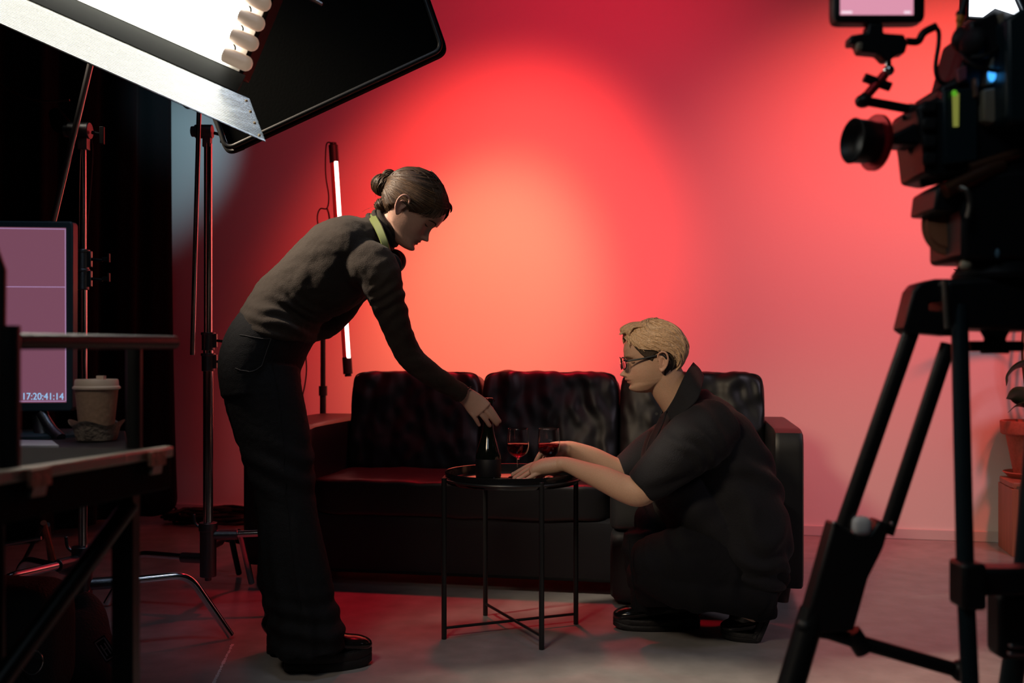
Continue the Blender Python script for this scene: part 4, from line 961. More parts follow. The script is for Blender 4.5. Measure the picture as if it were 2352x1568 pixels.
mb.add(vs, fs); mb.build('headband', M['green'], hp, bevel=0)

# ------------------------------------------------ crouching person (faces left)
pm = thing('person', G(1600, 1460), 'blond person in glasses and loose dark shirt crouching with arms on the table', 'person')
YM = 3.27
hn = Head(P(1450, 902, YM), (-.985, -.02, -.13), (-.13, 0, .985), scale=(1.0, 1.0, 1.02), nose=1.0, prog=.016)
bd = MB(); hn.skull(bd)
bd.loft([Q(1590, 955, 3.30, 58, .085), Q(1562, 920, 3.29, 47, .062), Q(1537, 885, 3.28, 44, .056), Q(1522, 850, 3.27, 42, .056), Q(1520, 820, 3.27, 38, .05)], n=32)
bd.loft([Q(1715, 1290, 3.32, 90, .15), Q(1705, 1200, 3.32, 86, .14), Q(1670, 1100, 3.31, 86, .13), Q(1630, 1020, 3.3, 84, .15), Q(1595, 965, 3.3, 66, .16)], n=32)
NA = [Q(1622, 985, 3.13, 45, .058), Q(1570, 1035, 3.06, 40, .050), Q(1515, 1092, 3.03, 34, .044), Q(1474, 1130, 3.04, 32, .041), Q(1440, 1124, 3.07, 32, .040), Q(1390, 1101, 3.13, 29, .037), Q(1345, 1083, 3.19, 23, .030), Q(1306, 1068, 3.235, 18, .025), Q(1288, 1066, 3.25, 18, .026)]
bd.loft(NA, n=30, k=6)
bd.loft([Q(1292, 1066, 3.25, 18, .026), Q(1272, 1069, 3.262, 20, .031), Q(1250, 1072, 3.275, 20, .037), Q(1232, 1076, 3.285, 16, .039), Q(1224, 1080, 3.288, 12, .037)], n=30, k=6, cap=.5)
fm = [[(1244, 1066, 3.318), (1226, 1066, 3.325), (1208, 1073, 3.332), (1190, 1083, 3.337), (1178, 1090, 3.34)],
      [(1240, 1070, 3.300), (1222, 1073, 3.303), (1206, 1082, 3.305), (1191, 1092, 3.307), (1182, 1098, 3.308)],
      [(1240, 1076, 3.278), (1224, 1081, 3.276), (1210, 1089, 3.276), (1198, 1097, 3.276), (1190, 1101.5, 3.276)],
      [(1244, 1084, 3.256), (1231, 1089, 3.253), (1220, 1095, 3.252), (1210, 1101, 3.252), (1203, 1104, 3.252)]]
for i, q in enumerate(fm): finger(bd, [P(*((1268, 1064, 3.285), (1266, 1067, 3.275), (1264, 1070, 3.265), (1262, 1073, 3.258))[i])]+[P(*t) for t in q], *(((.0098, .0076), (.0100, .0076), (.0096, .0074), (.0088, .0066))[i]))
finger(bd, [P(1270, 1074, 3.290), P(1252, 1086, 3.318), P(1240, 1094, 3.335), P(1230, 1099, 3.34)], .011, .0085)
FA = [Q(1600, 1000, 3.48, 42, .055), Q(1540, 1060, 3.55, 40, .05), Q(1470, 1092, 3.57, 32, .042), Q(1415, 1079, 3.55, 28, .038), Q(1362, 1053, 3.53, 26, .033), Q(1318, 1034, 3.51, 20, .027), Q(1300, 1031, 3.50, 19, .026)]
bd.loft(FA, n=28, k=6)
bd.loft([Q(1304, 1031, 3.50, 18, .026), Q(1284, 1031, 3.495, 18, .030), Q(1264, 1034, 3.49, 17, .034), Q(1256, 1037, 3.49, 14, .034)], n=26, k=6, cap=.5)
for i, q in enumerate([[(1268, 1028, 3.47), (1252, 1032, 3.452), (1240, 1044, 3.448), (1232, 1058, 3.448), (1229, 1064, 3.448)],
                       [(1268, 1030, 3.49), (1250, 1036, 3.488), (1240, 1050, 3.486), (1236, 1066, 3.486)],
                       [(1268, 1034, 3.51), (1252, 1042, 3.512), (1244, 1056, 3.512), (1240, 1070, 3.512)],
                       [(1270, 1038, 3.527), (1258, 1048, 3.532), (1252, 1060, 3.532), (1248, 1072, 3.532)]]):
    finger(bd, [P(*t) for t in q], *(((.0100, .0078), (.0100, .0076), (.0096, .0074), (.0088, .0066))[i]))
finger(bd, [P(1290, 1040, 3.475), P(1278, 1054, 3.462), P(1266, 1066, 3.458)], .0105, .0085)
for hipY, kn, an in ((3.22, (1500, 1296, 3.13), (1735, 1405, 3.20)), (3.42, (1492, 1215, 3.42), (1530, 1405, 3.40))):
    bd.loft([Q(1712, 1290, hipY, 50, .06), Q((1712+kn[0])/2, (1290+kn[1])/2, (hipY+kn[2])/2, 40, .05), Q(*kn, 30, .04)], n=22)
    bd.loft([Q(*kn, 30, .04), Q((an[0]+kn[0])/2, (an[1]+kn[1])/2, (an[2]+kn[2])/2, 28, .036), Q(*an, 24, .032)], n=22)
def mole(co, c):
    d = np.linalg.norm(co-np.array(hn.W(-.023, -.0505, .030)), axis=1); 
    return c*(1-.6*np.exp(-(d/.0022)**2))[:, None]
skm = skin_color(hn, (.50, .315, .225), (.42, .14, .12), (.56, .27, .20), extra=mole)
mbody = fuse('body', bd, M['skin'], .0024, pm, smooth=2, color=skm)
for q in fm:
    a, b = P(*q[-2]), P(*q[-1]); nail_at(mbody, b+Vector((-.001, -.001, .0068)), b-a, (-.3, -.3, 1), .0045)
face_strip(hn, [(surf(hn, x, h)+.0012, x, h) for x, h in ((.013, .1125), (.022, .116), (.034, .117), (.046, .112))], [.0012, .0022, .0022, .001], 'eyebrow', M['brow_b'], pm)
face_strip(hn, [(surf(hn, x, h)+.0014, x, h) for x, h in ((.020, .0975), (.027, .0955), (.036, .0955), (.043, .0985))], [.0005, .0009, .001, .0006], 'eyelashes', M['brow'], pm)

# hair: short dark sides, longer blond top swept back
def hl2(a):
    A = abs(a); return float(np.interp(A, [0, .4, .75, 1.0, 1.2, 1.42, 1.55, 1.7, 1.9, 2.4, PI], [.182, .176, .150, .126, .100, .088, .112, .100, .035, .012, .006]))
side = hn.cap('x', None, None, lambda a, h: (h-hl2(a))/.012, lambda a, h: .0045+.004*(abs(a) > 2.2), disp=lambda a, h: .0008*math.sin(a*70+h*300), hmin=-.0)
hs = side.build('short_side_hair', M['hair_s'], pm, angle=180)
def tline(a):
    A = abs(a); return float(np.interp(A, [0, .4, .8, 1.1, 1.5, 1.9, 2.15, 2.35, 2.6, PI], [.176, .170, .152, .140, .132, .120, .092, .066, .048, .040]))
def tthick(a, h):
    q = math.cos(a); front = max(0, q)**2*math.exp(-((h-.195)/.02)**2)
    return .009+.006*front+.007*max(0, -q)*math.exp(-((h-.10)/.05)**2)
def tdisp(a, h):
    A = abs(a); t = h*55+A*1.5
    return .0014*math.sin(h*170+A*5+2*math.sin(A*3))+.0010*math.sin(h*330-A*4)
top = hn.cap('x', None, None, lambda a, h: (h-tline(a))/.012, tthick, disp=tdisp, hmin=.0)
ht = top.build('hair', M['hair_b'], pm, angle=180)
lk = MB(); rnd = random.Random(11)
for i in range(210):                                   # loose combed locks over the top and down the back
    A0 = rnd.uniform(.1, 2.7); sgn = rnd.choice((-1, 1)); h0 = tline(A0)+.006+rnd.random()**1.2*(.205-tline(A0)); pts = []; L_ = rnd.uniform(.35, .8); bow = rnd.uniform(-.006, .008)
    for k in range(7):
        t = k/6; A = A0+L_*t*(1 if A0 < 2.3 else .3); h = h0+bow*math.sin(PI*t)-.034*t*t-(.035*t if A0 > 1.9 else 0); h = max(h, tline(min(A, PI))-.012*t)
        A = min(A, PI+.15); f, sd, hh = hn.pt(A*sgn, min(h, .2195), 0, feat=False); off = tthick(A, h)-.002+.0045*math.sin(PI*min(1, t*1.1))+.002*t*(A0 > 1.9)
        tip = max(0, (h-.13)/.09); nn = Vector((math.cos(A)*.9, sgn*math.sin(A), 0)); nn = (nn*(1-tip**2*.8)+Vector((0, 0, tip))).normalized()
        pts.append(hn.W(f+nn.x*off, sd+nn.y*off, hh+nn.z*off))
    lk.tube(pts, [.0015, .0034, .0042, .0036, .0008], n=7, k=3)
def lock(pts, r, n=8): lk.tube([hn.W(*p) for p in pts], r, n=n, k=5)
for i in range(44):                                    # quiff over the forehead
    s0 = -.052+.104*i/43+rnd.uniform(-.003, .003); e = abs(s0)/.052
    lock([(-.012-.02*e, s0*.9, .186-.012*e), (.006-.018*e, s0*1.02, .198-.012*e+rnd.uniform(0, .006)), (.001-.02*e, s0*1.1, .212-.012*e), (-.030, s0*1.15, .222-.014*e), (-.07, s0*1.2, .222-.018*e)], [.001, .004, .0045, .004, .002])
for i in range(10):
    s0 = -.03+.05*i/9; lock([(-.02, s0, .19), (.004, s0*1.05-.004, .196), (.012+rnd.uniform(-.004, .006), s0*1.1-.008, .190+rnd.uniform(-.004, .004))], [.003, .004, .0005])
SS = []
for i in range(1500):
    a = rnd.uniform(-PI, PI); lo = tline(a); h = lo+rnd.random()**1.3*(.214-lo)
    SS.append((a, h))
mbs = MB(); mbl = MB()
for a0, h0 in SS:
    sgn = 1 if a0 >= 0 else -1; pts = []; lf = rnd.random(); A0 = abs(a0); n = 9; L_ = rnd.uniform(.6, 1.1)
    for i in range(n):
        t = i/(n-1); A = A0+L_*t*(1 if A0 < 2.6 else .2); h = h0+.006*math.sin(PI*t+h0*90)-.045*t*t*(1 if A0 > .6 else .3)-(.03*t if A0 > 2 else 0)
        h = max(h, tline(min(A, PI))-.004*t)
        A = min(A, PI+.1); f, sd, hh = hn.pt(A*sgn, min(h, .2195), 0, feat=False); off = tthick(A, h)+.0008+.0018*math.sin(PI*t)*lf
        tip = max(0, (h-.13)/.09); nn = Vector((math.cos(A)*.9, sgn*math.sin(A), 0)); nn = (nn*(1-tip**2*.8)+Vector((0, 0, tip))).normalized()
        pts.append(hn.W(f+nn.x*off, sd+nn.y*off, hh+nn.z*off))
    (mbl if rnd.random() < .35 else mbs).tube(pts, [.0008, .0015, .0013, .0004], n=4, k=2)
lk.build('quiff', M['hair_b'], ht, angle=180); mbs.build('hair_strands', M['hair_b'], ht, angle=180); mbl.build('hair_highlights', M['hair_l'], ht, angle=180)
# glasses
gl = MB()
for sg in (-1, 1):
    c = hn.W(.018, sg*.032, .098); pts = []
    for k in range(33):
        a = 2*PI*k/32; e = .8
        pts.append(c+hn.s*.0245*math.copysign(abs(math.cos(a))**e, math.cos(a))+hn.u*.0195*math.copysign(abs(math.sin(a))**e, math.sin(a))-hn.f*.006*abs(math.cos(a))*(1 if math.cos(a)*sg > 0 else 0)-hn.f*.10*(.0) )
    gl.tube(pts, .0019, n=8, k=0)
g0 = gl.build('glasses', M['blackp'], pm)
mb = MB(); mb.tube([hn.W(.018, -.0085, .101), hn.W(.021, 0, .104), hn.W(.018, .0085, .101)], .0018, n=8); mb.build('bridge', M['blackp'], g0)
for sg in (-1, 1):
    mb = MB(); mb.tube([hn.W(.013, sg*.056, .104), hn.W(.004, sg*.066, .105), hn.W(-.04, sg*.0745, .106), hn.W(-.09, sg*.078, .110), hn.W(-.108, sg*.078, .106), hn.W(-.122, sg*.074, .088)], .0027, n=8, sx=1.1, sy=.6, ref=(0, 0, 1)); mb.build('temple_arm', M['blackp'], g0)
    c = hn.W(.017, sg*.032, .098); mb = MB(); vs = [c+hn.s*.0235*math.cos(a)+hn.u*.0185*math.sin(a) for a in np.linspace(0, 2*PI, 32, endpoint=False)]
    mb.prism(vs, hn.f*.0015); mb.build('lens', M['glass'], g0)

# loose dark short-sleeved shirt
s2 = MB()
s2.loft([Q(1690, 1330, 3.30, 110, .19), Q(1694, 1250, 3.30, 114, .21), Q(1686, 1170, 3.30, 116, .20), Q(1658, 1090, 3.30, 113, .19), Q(1630, 1025, 3.3, 108, .195), Q(1600, 975, 3.3, 88, .20), Q(1582, 940, 3.3, 66, .15), Q(1573, 915, 3.3, 52, .09)], n=52, k=6, cap=.15)
s2.loft([Q(1640, 985, 3.18, 70, .09), Q(1600, 1010, 3.10, 72, .085), Q(1556, 1046, 3.05, 66, .080), Q(1514, 1082, 3.04, 55, .072), Q(1474, 1119, 3.045, 43, .062)], n=40, k=6, cap=.06)
s2.loft([Q(1600, 1000, 3.42, 70, .09), Q(1540, 1030, 3.5, 66, .08), Q(1480, 1060, 3.55, 54, .07), Q(1430, 1082, 3.555, 38, .055)], n=36, k=6, cap=.06)
s2.loft([Q(1650, 1225, 3.28, 80, .17), Q(1580, 1150, 3.28, 72, .18), Q(1535, 1060, 3.3, 58, .19), Q(1535, 990, 3.3, 45, .14)], n=36, k=6, cap=.3)
def s2d(co, nr):
    u = 1176+co[:, 0]/co[:, 1]*F; v = VH+(HC-co[:, 2])/co[:, 1]*F
    w1 = nz(co, 5.5, 3.1); w2 = nz(co, 12, 9.0)
    d = .011*w1+.004*w2
    back = np.clip((u-1660)/60, 0, 1)
    d += back*.007*np.sin((co[:, 2]*.9+co[:, 0]*.5)*58+w1*7)
    d += .006*np.sin((co[:, 0]+co[:, 2])*62+w1*6)*np.exp(-(((u-1610)/70)**2+((v-1010)/70)**2))
    d += .006*np.sin((co[:, 0]*.6-co[:, 2])*70+w1*6)*np.exp(-(((u-1560)/80)**2+((v-1150)/60)**2))
    return d
shirt2 = fuse('shirt', s2, M['shirt'], .0045, pm, smooth=4, disp=s2d)
# open collar standing at the neck
def sheet(rows, name, m, parent, th=.003, sub=6):
    rr = [cr(r, sub) for r in rows]; n = len(rr[0]); cols = [cr([r[i] for r in rr], sub) for i in range(n)]
    k = len(cols[0]); vs = [c[j] for c in cols for j in range(k)]
    fs = [(i*k+j, i*k+j+1, (i+1)*k+j+1, (i+1)*k+j) for i in range(n-1) for j in range(k-1)]
    mb = MB(); mb.add(vs, fs); o = mb.build(name, m, parent, fix=False, angle=180); q = o.modifiers.new('s', 'SOLIDIFY'); q.thickness = th; q.offset = 0; return o
sheet([[P(1592, 832, 3.30), P(1578, 852, 3.225), P(1562, 885, 3.19), P(1548, 915, 3.185), P(1530, 944, 3.19)],
       [P(1606, 846, 3.30), P(1596, 872, 3.19), P(1580, 905, 3.15), P(1562, 932, 3.15), P(1536, 958, 3.165)],
       [P(1616, 862, 3.31), P(1612, 890, 3.17), P(1600, 920, 3.13), P(1574, 945, 3.13), P(1545, 975, 3.14)]], 'collar', M['shirt'], shirt2)
sheet([[P(1592, 832, 3.30), P(1582, 850, 3.37), P(1566, 880, 3.40), P(1545, 915, 3.40), P(1522, 944, 3.37)],
       [P(1606, 846, 3.30), P(1600, 868, 3.39), P(1580, 900, 3.43), P(1552, 935, 3.43), P(1515, 965, 3.40)]], 'collar', M['shirt'], shirt2)
sheet([[P(1532, 942, 3.18), P(1524, 970, 3.15), P(1506, 1010, 3.10), P(1492, 1060, 3.09)],
       [P(1520, 952, 3.20), P(1505, 980, 3.17), P(1488, 1015, 3.14), P(1478, 1060, 3.12)]], 'front_placket', M['shirt'], shirt2)
mb = MB(); mb.cyl(P(1508, 950, 3.17), P(1508, 950, 3.166), .005, n=14); mb.build('button', M['blackp2'], shirt2)
# trousers
t2 = MB()
t2.loft([Q(1712, 1320, 3.22, 86, .10), Q(1650, 1305, 3.19, 90, .105), Q(1570, 1292, 3.15, 84, .10), Q(1500, 1288, 3.13, 66, .085), Q(1482, 1288, 3.13, 54, .07)], n=40, k=6, cap=.6)
t2.loft([Q(1480, 1300, 3.13, 50, .075), Q(1560, 1335, 3.14, 60, .085), Q(1650, 1350, 3.17, 56, .085), Q(1730, 1370, 3.20, 52, .085), Q(1762, 1385, 3.20, 42, .07)], n=36, k=6, cap=.3)
t2.loft([Q(1722, 1352, 3.20, 50, .07), Q(1748, 1395, 3.205, 34, .052), Q(1752, 1418, 3.205, 30, .046)], n=30, k=5, cap=.2)
t2.loft([Q(1712, 1280, 3.42, 90, .10), Q(1620, 1240, 3.42, 84, .10), Q(1520, 1215, 3.42, 76, .09), Q(1492, 1218, 3.42, 62, .075)], n=36, k=6, cap=.6)
t2.loft([Q(1490, 1215, 3.42, 58, .08), Q(1502, 1290, 3.41, 70, .085), Q(1516, 1340, 3.40, 72, .09), Q(1526, 1392, 3.39, 74, .09)], n=36, k=6, cap=.06)
t2.loft([Q(1500, 1300, 3.20, 60, .08), Q(1508, 1340, 3.22, 56, .07), Q(1514, 1366, 3.24, 50, .06)], n=36, k=6, cap=.2)
t2.loft([Q(1720, 1290, 3.32, 92, .19), Q(1700, 1340, 3.32, 85, .17)], n=36, k=6, cap=.5)
def t2d(co, nr):
    w1 = nz(co, 6, 5.2); return .010*w1+.006*np.sin((co[:, 0]*.8+co[:, 2]*.5)*70+w1*8)*np.clip(w1+.5, 0, 1)+.001*nz(co, 60, 2)
trou = fuse('trousers', t2, M['trouser'], .005, pm, smooth=4, disp=t2d)
mb = MB(); mb.tube([P(1444, 1240, 3.07), P(1452, 1320, 3.08), P(1462, 1395, 3.12)], .0015, n=5); mb.build('seam', M['trouser'], trou)
shoe(pm, G(1608, 1441), G(1408, 1443), thick=.038, w=.048)
shoe(pm, G(1832, 1470), G(1655, 1466), tilt=1.12, thick=.030, w=.047, bf=.52)
# ---------------------------------------------------------------- camera tripod, right foreground
Yr = 1.48
tp = thing('camera_tripod', Vector((P(2230, 0, Yr).x, Yr, 0)), 'black camera tripod with twin-tube legs in the right foreground', 'tripod')
def bar(mb, pts, r, Y=Yr, n=12, k=0): mb.tube([P(*q) if len(q) == 3 else P(q[0], q[1], Y) for q in pts], r, n=n, k=k)
def down(a, b, Ya, Yb, zt=0.012):
    """point where the line a->b (picture points at distances Ya, Yb) meets the floor"""
    p, q = P(*a, Ya), P(*b, Yb); t = (zt-p.z)/(q.z-p.z); return p+(q-p)*t
r1 = px(20, Yr)
# left leg: two upper tubes, casting, single lower tube
lg = MB(); bar(lg, [(2112, 705), (1935, 1215)], r1*.95); bar(lg, [(2178, 790), (2035, 1225)], r1*.88); L1 = lg.build('leg', M['blackm'], tp)
mb = MB(); o_ = [(2098, 668), (2112, 650), (2150, 640), (2200, 640), (2200, 690), (2136, 694), (2134, 712), (2178, 716), (2196, 722), (2190, 772), (2104, 764), (2096, 770), (2076, 756)]
mb.prism([P(u, v, Yr-.02) for u, v in o_], (0, .045, 0)); mb.build('shoulder_casting', M['blackp'], L1, bevel=.004)
mb = MB(); o_ = [(1915, 1200), (1945, 1212), (1970, 1232), (2000, 1226), (2020, 1195), (2046, 1205), (2030, 1260), (1995, 1330), (1962, 1450), (1840, 1458), (1862, 1390)]
mb.prism([P(u, v, Yr-.02) for u, v in o_], (0, .04, 0)); mb.build('leg_casting', M['blackp'], L1, bevel=.004)
mb = MB(); e = down((1868, 1420), (1812, 1590), Yr, Yr-.03); mb.tube([P(1868, 1400, Yr), P(1812, 1590, Yr-.02), e], .020, n=14, k=0); mb.build('lower_tube', M['blackm'], L1)
mb = MB(); mb.rbox(P(1978, 1207, Yr-.012), (px(22, Yr), .012, px(22, Yr)), p=3, res=8); mb.build('white_clamp', M['white'], L1)
for u, v in ((1917, 1201), (2048, 1202)):
    mb = MB(); mb.ell(P(u, v, Yr-.02), (.0035, .0035, .0035), nu=12, nv=8); mb.build('bolt', M['steel'], L1)
mb = MB(); bar(mb, [(1842, 1442), (1905, 1452), (1960, 1470), (2210, 1542)], r1*.85); bar(mb, [(1955, 1450), (1985, 1495)], r1*1.1); SB = mb.build('spreader_arm', M['blackp'], tp)
mb = MB(); mb.ell(P(1850, 1440, Yr-.01), (px(22, Yr),)*3); mb.ell(P(2208, 1540, Yr), (px(26, Yr),)*3); mb.build('spreader_joint', M['blackp'], SB)
# near leg, almost upright in the picture
mb = MB(); e = down((2205, 760), (2232, 1500), Yr-.04, Yr-.10); mb.tube([P(2203, 700, Yr-.04), P(2218, 1350, Yr-.09), e], r1*.92, n=16, k=0); L2 = mb.build('leg', M['navy'], tp)
mb = MB(); mb.box(P(2222, 1340, Yr-.09), (px(52, Yr), .05, px(100, Yr))); mb.box(P(2300, 1330, Yr-.06), (px(150, Yr), .045, px(60, Yr))); mb.build('leg_clamp', M['blackp'], L2, bevel=.006)
# third leg beyond
mb = MB(); e = down((2330, 1330), (2310, 1500), Yr+.0, Yr+.03); mb.tube([P(2405, 720, Yr+.06), P(2348, 1400, Yr+.02), e], r1*1.3, n=14, k=0); L3 = mb.build('leg', M['navy'], tp)
mb = MB(); mb.box(P(2325, 1430, Yr-.02), (px(90, Yr), .05, px(150, Yr))); mb.build('leg_casting', M['blackp'], L3, bevel=.01)
mb = MB(); mb.box(P(2333, 1482, Yr-.055), (px(30, Yr), .01, px(9, Yr))); mb.box(P(2333, 1500, Yr-.055), (px(34, Yr), .01, px(9, Yr))); mb.build('lever', M['steel'], L3, bevel=.002)
# crown
mb = MB(); o_ = [(2170, 640), (2400, 632), (2440, 740), (2395, 760), (2180, 752)]; mb.prism([P(u, v, Yr-.05) for u, v in o_], (0, .12, 0)); mb.build('crown', M['blackp'], tp, bevel=.008)
mb = MB(); bar(mb, [(2170, 645, Yr-.055), (2176, 755, Yr-.055)], px(7, Yr)); mb.build('crown_edge', M['alu'], tp)
mb = MB(); mb.lathe([(0, 0), (px(34, Yr), 0), (px(30, Yr), px(6, Yr)), (px(22, Yr), px(34, Yr)), (px(36, Yr), px(60, Yr)), (0, px(60, Yr))], P(2285, 812, Yr), n=28)
mb.box(P(2283, 795, Yr), (px(122, Yr), .03, px(24, Yr))); mb.cyl(P(2285, 800, Yr), P(2285, 745, Yr), px(20, Yr)); mb.build('tie_down_knob', M['blackp2'], tp, bevel=.004)
# ---- fluid head
fh = thing('tripod_head', P(2290, 640, Yr), 'black fluid head with round tension dial on top of the camera tripod', 'tripod head')
mb = MB(); mb.lathe([(0, 0), (px(98, Yr), 0), (px(102, Yr), px(10, Yr)), (px(84, Yr), px(38, Yr)), (px(60, Yr), px(52, Yr)), (0, px(52, Yr))], P(2295, 642, Yr), n=40); mb.build('bowl', M['blackp'], fh)
mb = MB(); o_ = [(2212, 595), (2210, 430), (2240, 400), (2420, 380), (2450, 600)]; mb.prism([P(u, v, Yr-.06) for u, v in o_], (0, .12, 0)); mb.build('housing', M['blackp'], fh, bevel=.008)
mb = MB(); d_ = Vector((-.82, -.55, .06)).normalized(); c_ = P(2210, 508, Yr); mb.cyl(c_-d_*-.002, c_+d_*.022, px(84, Yr), n=44); mb.cyl(c_+d_*.022, c_+d_*.026, px(70, Yr), px(66, Yr), n=44); o2 = mb.build('tension_dial', M['bronze'], fh, bevel=.004)
mb = MB(); mb.ell(P(2218, 608, Yr-.045), (px(13, Yr),)*3); mb.build('level_bubble', mat('pale_knob', (.62, .55, .38), .3), fh)
mb = MB(); mb.tube([P(2205, 430, Yr-.07), P(2222, 440, Yr-.075), P(2228, 470, Yr-.075), P(2222, 500, Yr-.075)], px(6, Yr), n=8); mb.build('lever', M['alu'], fh)
mb = MB(); mb.ell(P(2291, 582, Yr-.063), (px(5, Yr), .003, px(11, Yr))); mb.build('badge', mat('pale_blue_mark', (.15, .3, .4), .3), fh)
mb = MB(); o_ = [(2152, 432), (2180, 415), (2270, 372), (2420, 315), (2440, 370), (2275, 420), (2200, 460), (2200, 486), (2146, 482)]; mb.prism([P(u, v, Yr-.05) for u, v in o_], (0, .09, 0)); mb.build('sliding_plate', M['blackp'], fh, bevel=.004)
mb = MB(); mb.tube([P(2170, 440, Yr-.06), P(2265, 395, Yr-.055), P(2300, 380, Yr-.05)], px(17, Yr), n=12, k=0); mb.build('side_rail', M['bronze'], fh)
# ---- cinema camera
cc = thing('cinema_camera', P(2250, 400, Yr), 'black video camera rig seen side-on in the right foreground', 'camera')
mb = MB(); o_ = [(2105, 245), (2118, 232), (2160, 225), (2160, 196), (2200, 180), (2232, 60), (2560, 60), (2560, 380), (2300, 380), (2170, 408), (2128, 400), (2120, 330)]
mb.prism([P(u, v, Yr-.045) for u, v in o_], (0, .10, 0)); mb.build('body', M['blackp'], cc, bevel=.006)
mb = MB(); mb.prism([P(u, v, Yr-.055) for u, v in [(2165, 205), (2245, 200), (2248, 370), (2170, 378)]], (0, .02, 0)); mb.build('side_panel', M['navy'], cc, bevel=.003)
mb = MB(); mb.prism([P(u, v, Yr-.058) for u, v in [(2189, 214), (2203, 214), (2202, 290), (2191, 290)]], (0, .004, 0)); mb.build('meter_strip', M['yellowled'], cc)
mb = MB(); mb.ell(P(2192, 214, Yr-.060), (px(6, Yr), .002, px(7, Yr))); mb.build('green_lamp', M['greenled'], cc)
mb = MB(); mb.prism([P(u, v, Yr-.056) for u, v in [(2198, 158), (2222, 148), (2222, 180), (2204, 190)]], (0, .01, 0)); mb.build('pink_label', M['magenta'], cc, bevel=.002)
mb = MB(); mb.prism([P(u, v, Yr-.060) for u, v in [(2236, 178), (2248, 178), (2248, 222), (2238, 224)]], (0, .01, 0)); mb.build('orange_label', M['copper'], cc, bevel=.002)
for poly in ([(2255, 60), (2308, 24), (2308, 95), (2290, 105), (2262, 90)], [(2258, 205), (2308, 196), (2308, 260), (2282, 285), (2260, 278)], [(2285, 110), (2306, 100), (2308, 190), (2262, 196)]):
    mb = MB(); mb.prism([P(u, v, Yr-.062) for u, v in poly], (0, .02, 0)); mb.build('battery_plate', M['beige'], cc, bevel=.003)
mb = MB(); mb.prism([P(u, v, Yr-.10) for u, v in [(2312, 42), (2345, 20), (2560, -40), (2560, 280), (2330, 282), (2316, 270)]], (0, .10, 0)); mb.build('battery', M['navy'], cc, bevel=.008)
mb = MB(); mb.ell(P(2278, 172, Yr-.066), (px(9, Yr), .003, px(15, Yr))); mb.build('blue_lamp', M['blueled'], cc)
mb = MB(); mb.ell(P(2236, 100, Yr-.06), (px(26, Yr), .025, px(34, Yr))); mb.ell(P(2212, 90, Yr-.03), (px(24, Yr), .02, px(30, Yr))); mb.build('top_connector_box', M['blackp2'], cc)
mb = MB(); mb.prism([P(u, v, Yr-.07) for u, v in [(2228, 46), (2262, 40), (2290, 26), (2306, 92), (2270, 128), (2232, 126)]], (0, .03, 0)); mb.build('receiver', M['blackp'], cc, bevel=.004)
mb = MB(); mb.tube([P(2205, 120, Yr-.05), P(2230, 145, Yr-.07), P(2262, 158, Yr-.075), P(2300, 165, Yr-.07)], px(5, Yr), n=8); mb.tube([P(2300, 100, Yr-.07), P(2270, 125, Yr-.08), P(2230, 132, Yr-.07)], px(6, Yr), n=8); mb.build('loose_cable', M['cable'], cc)
for y0 in (245, 285, 325, 365):
    mb = MB(); mb.box(P(2134, y0, Yr-.048), (px(30, Yr), .008, px(26, Yr))); mb.build('side_button', M['blackp2'], cc, bevel=.003)
mb = MB(); mb.prism([P(u, v, Yr-.03) for u, v in [(2030, 312), (2062, 302), (2100, 282), (2125, 280), (2125, 332), (2040, 330)]], (0, .05, 0)); mb.build('viewfinder_arm', M['blackp'], cc, bevel=.005)
d_ = Vector((-.97, -.22, 0.03)).normalized(); c_ = P(1990, 326, Yr-.01)
mb = MB(); R__ = Matrix((d_.cross(Vector((0, 0, 1))).normalized(), d_.cross(d_.cross(Vector((0, 0, 1)))).normalized(), d_)).transposed()
q = px(1, Yr); mb.lathe([(q*20, -q*42), (q*42, -q*40), (q*46, -q*30), (q*46, -q*6), (q*49, 0), (q*50, q*30), (q*52, q*36), (q*49, q*38), (q*44, q*30), (q*30, q*14), (q*10, q*10), (0, q*10)], c_, R=R__, n=48); vf = mb.build('viewfinder_eyepiece', M['blackp'], cc)
mb = MB(); mb.cyl(c_-d_*q*18+Vector((0, 0, 0)), c_-d_*q*27, q*64, n=44); mb.build('red_ring', M['redring'], vf)
mb = MB(); bar(mb, [(2092, 335), (2128, 372)], px(14, Yr)); bar(mb, [(2098, 398), (2165, 378)], px(11, Yr)); bar(mb, [(2112, 425), (2190, 400)], px(9, Yr)); mb.build('lens_support', M['blackp'], cc, bevel=.002)
mb = MB(); bar(mb, [(2168, 404), (2230, 384)], px(16, Yr)); mb.build('red_clamp', M['redring'], cc)
mb = MB(); bar(mb, [(2225, 388, Yr-.05), (2345, 350, Yr-.05)], px(13, Yr)); mb.build('rod', M['bronze'], cc)
# ---- articulated arm
am = thing('articulated_arm', P(2110, 255, Yr), 'black and red jointed arm holding the small field monitor', 'mounting arm')
mb = MB(); bar(mb, [(1988, 232), (2108, 254)], px(11, Yr)); mb.build('lower_rod', M['blackm'], am)
mb = MB(); mb.ell(P(1983, 232, Yr), (px(19, Yr), .014, px(16, Yr))); bar(mb, [(1972, 238), (1990, 222)], px(13, Yr)); bar(mb, [(1985, 178), (2045, 200)], px(11, Yr)); mb.build('elbow_knob', M['blackp'], am)
mb = MB(); bar(mb, [(1992, 218), (2032, 172)], px(11, Yr)); mb.build('upper_rod', M['redring'], am)
mb = MB(); bar(mb, [(2086, 250), (2112, 256)], px(14, Yr)); mb.build('chrome_end', M['alu'], am)
mb = MB(); mb.ell(P(2041, 162, Yr), (px(13, Yr), .010, px(13, Yr))); bar(mb, [(2041, 160), (2040, 138)], px(7, Yr)); mb.build('ball_joint', M['chrome'], am)
